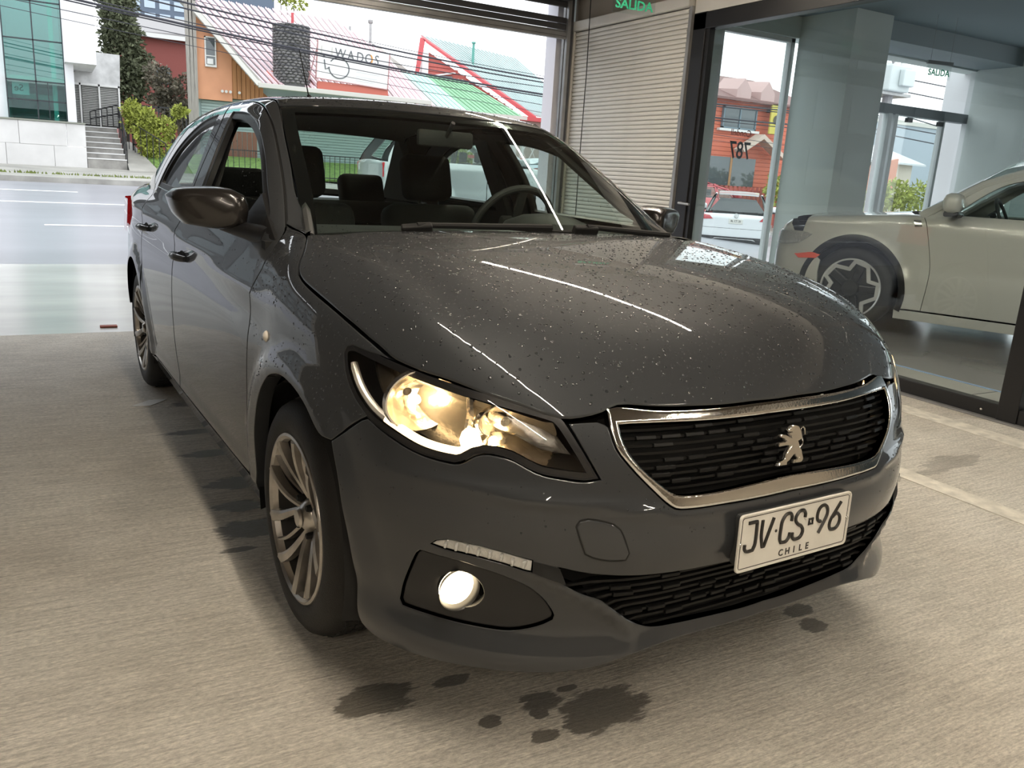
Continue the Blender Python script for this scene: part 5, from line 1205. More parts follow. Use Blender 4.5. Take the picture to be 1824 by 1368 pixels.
    P, N, F_ = panel_data(f, 'front', [(-56, .62), (-46, bonnet_z(q)+.10), (46, bonnet_z(q)+.10), (56, .62)], step=.07, skirt=.0, bev=0, off=-.010); put_mesh('nose_panel', P, N, F_, paint, c)
    for s in (-1, 1):
        hl = [(s*24, bonnet_z(q)-.06), (s*38, bonnet_z(q)-.03), (s*52, bonnet_z(q)-.01), (s*57, bonnet_z(q)-.03), (s*52, bonnet_z(q)-.12), (s*40, bonnet_z(q)-.15), (s*26, bonnet_z(q)-.13)]
        P, N, F_ = panel_data(f, 'front', hl, step=.05, skirt=.01, off=.008); put_mesh('headlight', P, N, F_, CRYST, c)
    P, N, F_ = panel_data(f, 'front', [(-22, bonnet_z(q)-.07), (22, bonnet_z(q)-.07), (22, bonnet_z(q)-.14), (-22, bonnet_z(q)-.14)], step=.08, skirt=.01, off=.006); put_mesh('grille', P, N, F_, BLACK, c)
    P, N, F_ = panel_data(f, 'front', [(-34, .50), (34, .50), (26, .30), (-26, .30)], step=.08, skirt=.01, off=.006); put_mesh('lower_grille', P, N, F_, BLACK, c)
    if q.get('tailgate'): q['tailgate'](c, f, q, paint)
    else:
        def fr2(P): return f(P*[1, -1, 1]+[0, yr-fo, 0])
        P, N, F_ = panel_data(fr2, 'front', [(-60, .3), (-58, belt-.05), (0, belt), (58, belt-.05), (60, .3), (0, .26)], step=.08, skirt=.02)
        P = P*[1, -1, 1]+[0, yr-fo, 0]; N = N*[1, -1, 1]; put_mesh('tailgate', P, N, [t[::-1] for t in F_], paint, c)
        for s in (-1, 1):
            t = MB(); t.bevbox((s*hw*.80-.07, yr-.20, belt-.34), (s*hw*.80+.07, yr-.05, belt-.04), .03); t.build('tail_lamp', REDLENS, c, smooth=True)
    for y in (0, wb):
        for s in (-1, 1):
            small_wheel(c, s*(hw-.015), y, r, s, rimm, style=q.get('wheel', 0))
            l = MB(); l.lathe([(AR-.01, .30), (AR+.0, .05), (AR, -.1), (0, -.1)], 24, M=Matrix.Translation((s*(hw-.32), y, r)) @ Matrix.Rotation(R_(90)*s, 4, 'Y'))
            o = l.build('arch_liner', MATTE, c, smooth=True)
            bm = bmesh.new(); bm.from_mesh(o.data); bmesh.ops.bisect_plane(bm, geom=bm.verts[:]+bm.edges[:]+bm.faces[:], plane_co=(0, 0, .22), plane_no=(0, 0, 1), clear_inner=True); bm.to_mesh(o.data); bm.free()
    u = MB(); u.box((-hw+.14, -fo+.25, .20), (hw-.14, -r-.1, .3)); u.box((-hw+.30, -fo+.4, .20), (hw-.30, yr-.3, .32)); u.box((-hw+.1, r+.1, .20), (hw-.1, wb-r-.1, .32)); u.build('underbody', MATTE, c)
    # mirrors, seats, steering wheel
    for s in (-1, 1):
        m = MB(); mx = s*(hw+.10)
        m.bevbox((mx-.115, cut+.06, belt+.03), (mx+.115, cut+.20, belt+.19), .05); m.build('mirror_shell', q.get('mirror', paint), c, smooth=True, auto=60)
        m = MB(); m.bevbox((mx-.10-s*.03, cut+.07, belt-.005), (mx+.09-s*.03, cut+.19, belt+.045), .02); m.tube([(s*(hw-.10), cut+.16, belt+.01), (mx-s*.03, cut+.14, belt+.03)], .03, 8); m.build('mirror_foot', BLACK, c, smooth=True, auto=60)
    for x, y in ((-.37, mid-.1), (.37, mid-.1)):
        cushion('seat', (x-.22, y-.05, .45), (x+.22, y+.12, belt+.05), .06, FABRIC, c); cushion('headrest', (x-.12, y+.02, belt+.06), (x+.12, y+.12, belt+.26), .04, FABRIC, c)
    t = MB(); t.box((-hw+.2, yc+.05, .6), (hw-.2, yc+.5, belt-.01)); t.build('dashboard', TRIM, c)
    sw_ = MB(); sw_.tube([Matrix.Translation((.38, yc+.62, belt+.0)) @ Matrix.Rotation(R_(-65), 4, 'X') @ Vector((.18*math.cos(a), .18*math.sin(a), 0)) for a in np.linspace(0, 6.283, 24, endpoint=False)], .014, 8, closed=True); sw_.build('steering_wheel', TRIM, c, smooth=True)
    return c, f
def bonnet_z(q): return q.get('nose', .78)
def plain_paint(name, col, metal=.3, rough=.3):
    m = bpy.data.materials.new(name); nt, b, L = nodes(m); b.inputs['Base Color'].default_value = (*col, 1); b.inputs['Metallic'].default_value = metal; b.inputs['Roughness'].default_value = rough; b.inputs['Coat Weight'].default_value = 1; b.inputs['Coat Roughness'].default_value = .03; return m
BEIGE = plain_paint('beige_grey_paint', (.62, .62, .58), .05)
SUVQ = dict(hw=.925, fo=.90, len=4.55, wb=2.68, r=.372, belt=1.075, roof=1.66, cowl=1.10, yc=.42, nose=.86, rear=.55, wheel=1, cut=.62, mid=1.52, ws=1.45, sillm=BEIGE)
suv, suvF = make_car('showroom_suv', 'beige suv with black wheel arches standing inside the showroom', SUVQ, (5.86, 3.42, .012), R_(203), BEIGE, .05, rimm=mat('bright_machined_rim', (.80, .81, .82), .25, .6))
fl_ = MB(); P, N, F_ = panel_data(suvF, 'side', [(.44, 25.0), (.50, 24.8), (.52, 22), (.46, 21.6)], step=.02, skirt=.006, off=.004, gap=0); put_mesh('wing_badge', P, N, F_, CHROME, suv, mirror=True)

P, N, F_ = panel_data(suvF, 'front', [(50, .635), (58, .665), (62, .65), (60, .61), (52, .595)], step=.03, skirt=.01, off=.012); put_mesh('corner_marker', P, N, F_, mat('orange_red_marker', (.75, .10, .05), .2, coat=1, emit=(.8, .1, .05), es=.1), suv)
# parked cars on the street
WHITEC = plain_paint('white_car_paint', (.80, .81, .82), 0.); SILVERC = plain_paint('silver_car_paint', (.55, .58, .58), .5); DARKC = plain_paint('black_car_paint', (.02, .022, .025), .2); BLUEC = plain_paint('pale_blue_car_paint', (.50, .60, .66), .3)
REDP = mat('red_plastic', (.55, .04, .05), .25, coat=1)
def white_tail(c, f, q, paint):
    yr = q['len']-q['fo']; hw = q['hw']; belt = q['belt']
    def f2(P): return f(P*[1, -1, 1]+[0, yr-q['fo'], 0])
    def pn(nm, o_, m, off=0., st=.06):
        P, N, F_ = panel_data(f2, 'front', o_, step=st, skirt=.015, off=off); P = P*[1, -1, 1]+[0, yr-q['fo'], 0]; N = N*[1, -1, 1]; return put_mesh(nm, P, N, [t[::-1] for t in F_], m, c)
    pn('tailgate', [(-56, .62), (-56, belt-.02), (0, belt), (56, belt-.02), (56, .62)], paint); pn('rear_bumper', [(-62, .40), (-62, .615), (62, .615), (62, .40)], paint, .01); pn('rear_skirt', [(-60, .24), (-62, .395), (62, .395), (60, .24)], BLACK, .006)
    pn('skirt_trim', [(-30, .30), (-26, .36), (26, .36), (30, .30), (24, .335), (-24, .335)], CHROME, .014)
    for s in (-1, 1):
        pn('tail_lamp', [(s*30, .84), (s*34, .93), (s*52, .97), (s*58, .95), (s*56, .86), (s*46, .82)], REDP, .012); pn('reflector', [(s*44, .36), (s*58, .36), (s*58, .395), (s*44, .395)], REDP, .012)
    b = MB(); yb = yr+.015
    b.tube([(.055*math.cos(a), yb, .955+.055*math.sin(a)) for a in np.linspace(0, 6.283, 24, endpoint=False)], .006, 6, closed=True)
    b.tube([(-.036, yb, .985), (-.018, yb, .915), (0, yb, .955), (.018, yb, .915), (.036, yb, .985)], .005, 6); b.tube([(-.018, yb, 1.0), (0, yb, .965), (.018, yb, 1.0)], .005, 6); b.build('round_badge', CHROME, c, smooth=True)
    p = MB(); p.bevbox((-.18, yb-.02, .74), (.18, yb, .87), .008); p.build('number_plate', PLATEW, c)
    letters('plate_lettering', 'BE\u00b7CT\u00b726' if False else 'BL CT 26', .075, frame((0, yb+.002, .812), (-1, 0, 0), (0, 0, 1)), PLATEK, c, .0008, 0, .0005, .9)
    P, N, F_ = panel_data(f2, 'front', [(-38, belt+.06), (-30, belt+.38), (0, belt+.40), (30, belt+.38), (38, belt+.06), (0, belt+.05)], step=.08, skirt=0, bev=0, off=.004); P = P*[1, -1, 1]+[0, yr-q['fo'], 0]; N = N*[1, -1, 1]; put_mesh('rear_window', P, N, [t[::-1] for t in F_], mat('dark_tinted_glass', (.03, .04, .045), .04, coat=1), c)
base = dict(hw=.90, fo=.85, len=4.3, wb=2.6, r=.34, belt=1.0, roof=1.58, cowl=1.03, yc=.40, nose=.84, rear=.5)
zr = slope
REDC = plain_paint('red_car_paint', (.50, .05, .06), .2)
make_car('parked_white_suv', 'white suv parked outside, its rear facing the showroom glass', dict(base, tailgate=white_tail, len=4.2), (16.8, 16.9, -.44), R_(136), WHITEC, .09)
make_car('parked_red_car', 'red car parked beyond and left of the white suv', dict(base, third=0, roof=1.5, len=4.0), (18.2, 19.0, -.12), R_(100), REDC, .1)
make_car('parked_silver_suv', 'silver suv with tall red tail lamps parked across the street opening', dict(base, len=4.5, wb=2.65, roof=1.78, belt=1.08, cowl=1.12, nose=.92, rear=.15), (7.75, 13.9, slope(13.9, 6.5)), R_(90), SILVERC, .09)
make_car('parked_blue_car', 'pale blue hatchback parked further along the street', dict(base, roof=1.50, belt=.95, cowl=.98, len=4.0), (12.0, 17.5, slope(17.5, 11)), R_(91), BLUEC, .1)
# ================================================================ across the street
def quad(name, pts, t, m, parent=None): mb = MB(); mb.quadslab(pts, t); return mb.build(name, m, parent)
STONE = mat('pale_stone_slab', (.66, .65, .64), .55, var=.10, vscale=1.4); MARBLE = mat('grey_marble', (.55, .55, .55), .5, var=.28, vscale=3)
TEALG = glass('teal_curtain_glass', (.50, .80, .76)); BRONZE = mat('black_mullion', (.03, .04, .045), .4); IRON = mat('black_iron', (.02, .02, .022), .5)
LOUV = mat('grey_louvre', (.42, .42, .40), .5); ORANGE = mat('orange_render', (.68, .33, .19), .75, var=.06, vscale=2); ORWOOD = mat('orange_boarding', (.42, .20, .085), .75, var=.15, vscale=3, stretch=(6, 1, .4))
PINK = mat('faded_pink_sheet', (.78, .61, .64), .4, var=.10, vscale=1.2); FASC = mat('grey_white_fascia', (.56, .55, .51), .6); WOODG = mat('weathered_grey_board', (.33, .31, .28), .8, var=.2, vscale=5, stretch=(8, 8, .5))
ROCK = mat('grey_river_stone', (.15, .145, .145), .8, var=.5, vscale=7); REDT = mat('red_flashing', (.50, .13, .09), .5); WINM = mat('dark_window_glass', (.10, .12, .13), .06, coat=.5); WHITEF = mat('white_window_frame', (.75, .75, .74), .5)
MINT = mat('mint_sheet', (.56, .78, .72), .4, var=.06, vscale=1); GREENS = mat('green_sheet', (.33, .58, .38), .4, var=.12, vscale=1); TEALS = mat('pale_teal_sheet', (.68, .82, .82), .4, var=.06, vscale=1); REDB = mat('red_barge_board', (.55, .09, .10), .5); REDW = mat('red_boarding', (.48, .12, .10), .65, var=.08)
SLATE = mat('grey_roof', (.30, .29, .29), .7); GALV = GREYM; LEAFD = mat('dark_conifer_leaf', (.15, .17, .10), .8, var=.5, vscale=4); LEAFM = mat('grey_green_leaf', (.22, .20, .15), .8, var=.5, vscale=4); LEAFY = mat('yellow_green_leaf', (.33, .37, .07), .7, var=.45, vscale=5); GRASS = mat('bank_grass', (.13, .22, .05), .9, var=.4, vscale=6, bump=.5, bscale=40); BARK = mat('bark', (.07, .05, .035), .9)
# ---- white building with teal glass stair tower
bld = empty('white_building', (0, 0, 0)); tag(bld, 'white rendered building with teal glass curtain wall left of the steps', 'building')
box('wall', (-3.6, 26.8, .6), (-2.27, 32, 8), WHITEP, bld); box('wall', (-2.27, 30, .6), (-.79, 32, 8), WHITEP, bld); box('upper_box', (-.78, 25.8, 3.55), (.03, 31, 8), WHITEP, bld)
box('recess_wall', (-.78, 26.5, 1.9), (-.55, 31, 3.56), WHITEP, bld); box('tower_floor', (-2.27, 26.65, 3.02), (-.79, 30, 3.12), FASC, bld)
ys_ = [1.95, 2.47, 3.0, 4.12, 5.15, 6.3, 8]; xs2 = [-2.27, -1.53, -.79]
for i in range(2):
    for j in range(6):
        if i == 1 and j < 2: pass
        box('glass_pane', (xs2[i]+.01, 26.6, ys_[j]+.01), (xs2[i+1]-.01, 26.615, ys_[j+1]-.01), TEALG, bld)
for x in xs2: box('mullion', (x-.018, 26.57, 1.95), (x+.018, 26.62, 8), BRONZE, bld)
box('mullion', (-1.25, 26.57, 1.95), (-1.23, 26.62, 2.98), BRONZE, bld)
for z in ys_[1:-1]: box('mullion', (-2.27, 26.57, z-.018), (-.79, 26.62, z+.018), BRONZE, bld)
box('stair_flight', (-2.1, 27.6, 2.55), (-1.0, 27.9, 2.7), FASC, bld, .01); box('inner_column', (-1.12, 27.2, 1.95), (-1.0, 27.4, 8), MINT, bld); box('reflected_sign', (-2.15, 27.0, 2.62), (-1.72, 27.03, 2.98), WHITEF, bld)
letters('sign_lettering', 'Se', .26, frame((-1.98, 26.99, 2.80), (-1, 0, 0), (0, 0, 1)), mat('sign_grey_letter', (.10, .12, .12), .5), bld, .002)  # panel and reversed letters imitate a reflection in the glass
# low slab wall
lw = empty('front_wall', (0, 0, 0)); tag(lw, 'low pale stone slab wall in front of the teal glass tower', 'wall')
xs3 = [-4.0, -2.4, -1.2, -.36]
for i in range(3):
    for j, (z0, z1) in enumerate(((.6, 1.24), (1.245, 1.88))):
        o = .35 if j else 0; x0 = xs3[i]+(o if i else 0); x1 = min(xs3[i+1]+o, -.36)
        if x1 > x0: box('slab', (x0+.004, 26.0+.006*((i+j) % 2), z0), (x1-.004, 26.3, z1), STONE, lw, .006)
box('coping', (-4.0, 25.97, 1.885), (-.35, 26.35, 1.93), mat('mossy_coping', (.25, .26, .22), .7), lw)
# steps with white nosings
stp = empty('steps', (0, 0, 0)); tag(stp, 'seven grey concrete steps with white nosings up to louvre gates', 'stairs')
for i in range(7):
    z1 = .80+.157*(i+1); y0 = 26.0+.30*i
    box('step', (-.35, y0, .6), (.70-.018*i, y0+.32 if i < 6 else 28.6, z1-.03), mat('step_concrete', (.30, .29, .27), .7, var=.25, vscale=4), stp); box('nosing', (-.355, y0-.015, z1-.032), (.705-.018*i, y0+.07, z1), WHITEF, stp)
# marble wall and louvre gates
mw = empty('gate_wall', (0, 0, 0)); tag(mw, 'grey marble clad wall above the louvre gates', 'wall')
quad('marble_slab', [(-.50, 28.5, 3.2), (.80, 28.5, 3.2), (.84, 28.5, 4.15), (.17, 28.5, 4.16), (-.49, 28.5, 3.49)], (0, .3, 0), MARBLE, mw)
gt = empty('louvre_gate', (0, 0, 0)); tag(gt, 'pair of grey louvre gates at the top of the steps', 'gate')
for x0, x1 in ((-.52, -.36), (-.30, .16), (.22, .72)):
    for zz in np.arange(1.97, 3.12, .052): mb = MB(); mb.quadslab([(x0, 28.50, zz), (x1, 28.50, zz), (x1, 28.53, zz+.035), (x0, 28.53, zz+.035)], (0, .006, .003)); mb.build('louvre', LOUV, gt)
for x in (-.56, -.35, .19, .76): box('gate_post', (x-.025, 28.46, 1.9), (x+.025, 28.54, 3.2), WHITEF, gt)
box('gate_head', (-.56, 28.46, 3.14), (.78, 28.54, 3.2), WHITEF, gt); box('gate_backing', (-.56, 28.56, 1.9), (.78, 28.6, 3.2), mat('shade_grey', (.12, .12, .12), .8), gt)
def railing(name, label, rails, posts, r=.02):
    t = empty(name); tag(t, label, 'railing')
    for q in rails: mb = MB(); mb.tube(q, r*1.1, 6); mb.build('rail', IRON, t, smooth=True)
    for (x, y, z0, z1) in posts: mb = MB(); mb.tube([(x, y, z0), (x, y, z1)], r*.8, 6); mb.build('post', IRON, t)
    return t
L2 = lambda a, b, n: [(a[0]+(b[0]-a[0])*i/n, a[1]+(b[1]-a[1])*i/n, a[2]+(b[2]-a[2])*i/n) for i in range(n+1)]
railing('handrail', 'black iron handrail on the landing in front of the louvre gates', [[(-.14, 27.8, 2.33), (.66, 27.8, 2.6)], [(-.14, 27.8, 2.12), (.66, 27.8, 2.33)]], [(p[0], p[1], 1.9, p[2]) for p in L2((-.14, 27.8, 2.33), (.66, 27.8, 2.6), 5)])
railing('handrail', 'black iron handrail running down the right edge of the steps', [[(.66, 27.8, 2.6), (.72, 26.0, 1.62)], [(.66, 27.8, 2.2), (.72, 26.0, 1.22)]], [(p[0], p[1], p[2]-1.0, p[2]) for p in L2((.66, 27.8, 2.6), (.72, 26.0, 1.62), 5)])
railing('ramp_railing', 'thin black railing along the sloping path beside the ivy', [[(.74, 27.6, 2.25), (1.76, 25.6, 1.50)]], [(p[0], p[1], .7, p[2]) for p in L2((.74, 27.6, 2.25), (1.76, 25.6, 1.50), 7)], .015)
bk = MB(); bk.quadslab([(.95, 27.3, 1.2), (2.9, 27.3, 1.2), (2.9, 25.6, .64), (1.5, 25.6, .64)], (0, 0, -.05)); tag(bk.build('grass_bank', GRASS), 'green grass bank under the ivy fence beside the path', 'grass')
pt = MB(); pt.quadslab([(.72, 28, 1.5), (1.0, 28, 1.5), (1.55, 25.4, .66), (.72, 25.4, .66)], (0, 0, -.05)); struct(pt.build('floor_ramp', PAVE))
# ---- foliage: leaf cards grown round a crown shape (real leaves with a bend)
def leaves(name, blobs, n, size, m, parent, seed=1, droop=0.):
    rg = np.random.RandomState(seed); V = []; Fc = []; w = np.array([b[3]*b[4]*b[5] for b in blobs])**(2/3); w = w/w.sum()
    for i in range(n):
        b = blobs[rg.choice(len(blobs), p=w)]; d = rg.normal(size=3); d /= np.linalg.norm(d); rr = rg.uniform(.55, 1.05)
        c = np.array(b[:3])+d*rr*np.array(b[3:6]); s = size*rg.uniform(.6, 1.4)
        t = rg.normal(size=3)+d*.8; t[2] -= droop; t /= np.linalg.norm(t); u = np.cross(t, rg.normal(size=3)); u /= np.linalg.norm(u); k = np.cross(t, u)
        n0 = len(V); V += [tuple(c), tuple(c+t*s*.5+u*s*.28+k*s*.1), tuple(c+t*s), tuple(c+t*s*.5-u*s*.28+k*s*.1)]; Fc += [(n0, n0+1, n0+2), (n0, n0+2, n0+3)]
    mb = MB(); mb.v = V; mb.f = Fc; mb.m = [0]*len(Fc)
    me = bpy.data.meshes.new(name); me.from_pydata(V, [], Fc); me.materials.append(m); o = bpy.data.objects.new(name, me); COL.objects.link(o); o.parent = parent; o['kind'] = 'stuff'; return o
def tree(name, label, base, h, blobs, n, size, m, seed, cat='tree', tr=.09, core=None):
    t = empty(name); tag(t, label, cat)
    mb = MB(); mb.tube([base, (base[0]+.05, base[1], base[2]+h*.5), (base[0], base[1], base[2]+h*.9)], [tr, tr*.7, tr*.2], 8); mb.build('trunk', BARK, t, smooth=True)
    rg = random.Random(seed)
    for b in blobs[:6]: mb = MB(); mb.tube([(base[0], base[1], base[2]+h*.4), (b[0], b[1], b[2])], [tr*.5, tr*.12], 6); mb.build('branch', BARK, t, smooth=True)
    leaves('leaves', blobs, n, size, m, t, seed); return t
rg = random.Random(11)
bl = [(1.32+rg.uniform(-.25, .25)*k, 33.5, 3.3+i*.42, .85*k, .8*k, .42) for i in range(10) for k in ((1.05-i*.055),)]
bl += [(1.32+rg.uniform(-1, 1)*(.8-.05*i), 33.4+rg.uniform(-.3, .3), 3.4+i*.38, .42, .4, .3) for i in range(10)]
tree('conifer_tree', 'tall dark conifer tree behind the marble wall and louvre gates', (1.3, 33.5, 1.0), 6.5, bl, 9000, .17, LEAFD, 2)
bl = [(2.75+rg.uniform(-.6, .6), 31.8+rg.uniform(-.3, .3), 2.7+rg.uniform(-.4, 1.3), .45, .4, .38) for i in range(12)]
tree('bushy_tree', 'grey green bushy tree between the conifer and the orange house', (2.7, 31.8, .9), 3, bl, 4200, .15, LEAFM, 3)
bl = [(.98+rg.uniform(-.15, .9), 27.1, 2.5+rg.uniform(-.55, .25), .25, .2, .22) for i in range(7)]+[(1.5+rg.uniform(-.3, .5), 26.9, 1.7+rg.uniform(-.7, .6), .28, .2, .3) for i in range(10)]
tree('climbing_shrub', 'yellow green climbing shrub covering the iron fence', (1.3, 27.1, .9), 1.2, bl, 4000, .11, LEAFY, 4, cat='shrub', tr=.03)
bl = [(2.3+rg.uniform(-.1, .15), 26.8, 2.48+rg.uniform(-.1, .15), .16, .12, .12) for i in range(4)]
tree('small_shrub', 'small yellow green shrub beside the orange house corner', (2.3, 26.8, 1.), 1.2, bl, 500, .1, LEAFY, 14, cat='shrub', tr=.02)
fe = empty('iron_fence'); tag(fe, 'black iron fence panels and frames behind the ivy', 'fence')
for x in (1.0, 1.35, 1.78, 2.15, 2.6): box('fence_post', (x-.025, 27.2, .9), (x+.025, 27.25, 2.62), IRON, fe)
for z in (2.58, 1.4): box('fence_rail', (1.0, 27.2, z), (2.6, 27.24, z+.05), IRON, fe)
for x in np.arange(1.05, 2.6, .13): box('fence_bar', (x-.008, 27.21, .9), (x+.008, 27.225, 2.6), IRON, fe)
# red-brown house and grey-blue block behind
rb_ = empty('red_house'); tag(rb_, 'red brown house with white eaves behind the trees', 'building')
box('wall', (2.0, 45, 1), (7, 50, 6.75), mat('red_brown_wall', (.26, .07, .06), .7), rb_); quad('roof', [(1.6, 44.6, 6.75), (7.4, 44.6, 7.0), (7.4, 50, 8.4), (1.6, 50, 8.2)], (0, 0, .12), SLATE, rb_); box('eaves', (1.6, 44.55, 6.7), (7.4, 44.65, 6.9), WHITEF, rb_)
box('window', (3.6, 44.95, 4.6), (4.3, 45.02, 5.4), WINM, rb_)
bb = empty('grey_blue_building'); tag(bb, 'tall grey blue glazed block far behind the conifer', 'building')
box('wall', (3.4, 60, 1), (13, 66, 16), mat('grey_blue_cladding', (.09, .12, .17), .25, .3), bb)
for i in range(4):
    for j in range(5): box('window', (3.8+i*.9, 59.95, 8.6+j*.85), (4.45+i*.9, 60.02, 9.15+j*.85), mat('sky_lit_glass', (.35, .42, .50), .05, .6), bb)
# ---- orange house with the long pink roof, stone chimney and sign
oh = empty('orange_house'); tag(oh, 'orange steep roofed house with faded pink metal roof', 'building')
quad('gable_wall', [(3.26, 29.2, 3.1), (4.40, 29.2, 3.1), (4.40, 29.2, 4.6), (3.26, 29.2, 5.75)], (0, .2, 0), ORANGE, oh)
quad('side_wall', [(4.40, 29.2, 3.2), (5.9, 29.4, 3.2), (5.2, 29.4, 3.75), (4.40, 29.2, 4.6)], (0, .2, 0), ORWOOD, oh)
for i in range(7): box('board', (4.42+i*.15, 29.17, 3.2), (4.55+i*.15, 29.2, 4.45-i*.13), ORWOOD, oh)
box('lower_wall', (3.3, 29.5, .6), (12.2, 29.7, 3.7), mat('pale_teal_boarding', (.38, .50, .48), .6), oh)
for i in range(26): box('weatherboard', (3.4, 29.44, .9+i*.10), (12.2, 29.5, .985+i*.10), mat('pale_teal_boarding', (.38, .50, .48), .6), oh)
for k, x in enumerate((2.93, 3.04, 3.15)): quad('corner_board', [(x, 29.0, 1.2), (x+.10, 29.0, 1.2), (x+.10, 29.0, 6.2), (x-.04, 29.0, 6.2)], (0, .06, 0), WOODG, oh)
eave = lambda t: Vector((5.10+(11.3-5.10)*t, 28.0, 3.70)); ridge = lambda t: Vector((3.05+(10.2-3.05)*t, 33.0, 6.95-.0*t))
# roof: ribbed sheets, each its own piece
pl_ = [Vector((5.1, 28, 3.70)), Vector((9.72, 28, 3.70)), Vector((11.44, 33, 5.85)), Vector((10.11, 33, 6.13)), Vector((9.07, 33, 6.81)), Vector((3.0, 33, 7.0))]
def ribbed(parent, m, e0, e1, r0, r1, n, name='roof_sheet'):
    e0, e1, r0, r1 = map(Vector, (e0, e1, r0, r1)); nn = (e1-e0).cross(r0-e0).normalized(); nn = nn if nn.z > 0 else -nn
    for i in range(n):
        a, b = i/n, (i+1)/n; p = e0.lerp(e1, a); q = e0.lerp(e1, b-.012); s = r0.lerp(r1, b-.012); t = r0.lerp(r1, a); mb = MB(); mb.quadslab([p, q, s, t], nn*.03)
        mb.quadslab([p, p.lerp(q, .16), t.lerp(s, .16), t], nn*.075); mb.quadslab([p.lerp(q, .5), p.lerp(q, .62), t.lerp(s, .62), t.lerp(s, .5)], nn*.055); mb.build(name, m, parent)
ribbed(oh, PINK, (5.1, 28, 3.72), (9.9, 28, 3.70), (3.1, 33, 6.95), (9.15, 33, 6.83), 22)
ribbed(oh, PINK, (9.9, 28.02, 3.69), (11.3, 28.1, 3.68), (9.15, 33, 6.82), (11.5, 33.2, 5.75), 6)
quad('verge_board', [(5.02, 27.95, 3.62), (5.14, 27.95, 3.66), (3.30, 29.0, 5.85), (2.9, 33, 7.02)], (0, -.04, .10), FASC, oh)
gv = MB(); gv.quadslab([(4.98, 27.93, 3.60), (5.16, 27.90, 3.60), (3.36, 28.9, 5.80), (3.16, 28.95, 5.80)], (0, -.05, .02)); gv.build('barge_board', FASC, oh)
box('gutter', (5.02, 27.85, 3.56), (11.35, 28.0, 3.72), FASC, oh, .02); box('red_flashing', (7.05, 27.95, 3.73), (9.65, 28.05, 3.98), REDT, oh)
wn = MB(); 
box('window', (3.55, 29.14, 4.22), (3.86, 29.2, 5.10), WINM, oh); 
for a, b in (((3.52, 29.12, 4.19), (3.56, 29.2, 5.13)), ((3.85, 29.12, 4.19), (3.89, 29.2, 5.13)), ((3.52, 29.12, 5.09), (3.89, 29.2, 5.13)), ((3.52, 29.10, 4.16), (3.89, 29.2, 4.23)), ((3.56, 29.12, 4.5), (3.85, 29.2, 4.53))): box('window_frame', a, b, WHITEF, oh)
box('window_unit', (3.58, 29.05, 4.24), (3.78, 29.2, 4.42), WHITEF, oh, .01)
for x in (4.05, 4.18, 4.32, 4.62): mb = MB(); mb.lathe([(.02, 0), (.05, .07), (.0, .07)], 10, M=Matrix.Translation((x, 29.15, 3.42)) @ Matrix.Rotation(R_(100), 4, 'X')); mb.build('floodlight', WHITEF, oh)
box('door', (3.45, 29.45, .9), (4.1, 29.5, 2.6), mat('brown_door', (.20, .09, .07), .6), oh)
ch = empty('stone_chimney', (6.28, 28.45, 0)); tag(ch, 'round grey river stone chimney standing through the pink roof', 'chimney')
core = MB(); core.lathe([(.58, 3.7), (.58, 5.72), (0, 5.72)], 24); core.build('core', mat('mortar', (.10, .10, .10), .9), ch)
stn = MB(); rg = random.Random(5); bm = bmesh.new(); bmesh.ops.create_icosphere(bm, subdivisions=1, radius=1); iv = [v.co.copy() for v in bm.verts]; ifc = [[v.index for v in f.verts] for f in bm.faces]; bm.free()
for k in range(21):
    for j in range(22):
        a = 2*math.pi*(j+(k % 2)*.5)/22+rg.uniform(-.05, .05); z = 3.85+k*.092+rg.uniform(-.01, .01); s = rg.uniform(.07, .10)
        M = Matrix.Rotation(a, 4, 'Z') @ Matrix.Translation((.59, 0, z)) @ Matrix.Diagonal((.06, s, s*.62, 1)); stn.add([M @ v for v in iv], ifc)
o = stn.build('stone', ROCK, ch, smooth=True, auto=60); o['kind'] = 'stuff'
fl_ = MB(); fl_.tube([(.04, 0, 5.7), (.04, 0, 6.15)], .05, 8); fl_.build('flue_pipe', REDB, ch, smooth=True); quad('skirt', [(-.85, -.35, 3.72), (.75, -.35, 3.72), (.62, .3, 4.2), (-.8, .3, 4.2)], (0, -.03, .02), REDT, ch)
sg = empty('roof_sign', (0, 0, 0)); tag(sg, 'white roof sign with dark serif letters and circle emblem beside the chimney', 'sign')
Ms = frame((8.33, 27.9, 4.62), (2.63, 0, -.14), (0, 0, 1)); TXT = mat('sign_dark_letter', (.10, .11, .12), .5); TXTO = mat('sign_orange_letter', (.75, .33, .08), .5); TXTF = mat('sign_faded_letter', (.55, .54, .50), .6)
mb = MB(); mb.box((-1.32, -.60, -.04), (1.32, .62, 0), M=Ms); mb.build('board', WHITEF, sg)
for a in ((-1.33, -.62, -.05, -1.30, .64, .02), (1.30, -.62, -.05, 1.33, .64, .02), (-1.33, -.63, -.05, 1.33, -.60, .02)): mb = MB(); mb.box(a[:3], a[3:], M=Ms); mb.build('frame_bar', mat('sign_frame', (.45, .25, .25), .6), sg)
for i, (chh, x, m_) in enumerate((('L', -1.12, TXTF), ('I', -.80, TXTF), ('W', -.50, TXT), ('A', -.12, TXT), ('D', .22, TXT), ('O', .54, TXT), ('S', .84, TXT))):
    letters('sign_letter', chh, .46, Ms @ Matrix.Translation((x, .30, .012)), m_, sg, .006, 0, -.004, .82)
mb = MB(); mb.tube([Ms @ Vector((.54+.125*math.cos(a), .30+.165*math.sin(a), .02)) for a in np.linspace(-.9, 1.1, 10)], .022, 6); mb.build('letter_accent', TXTO, sg)
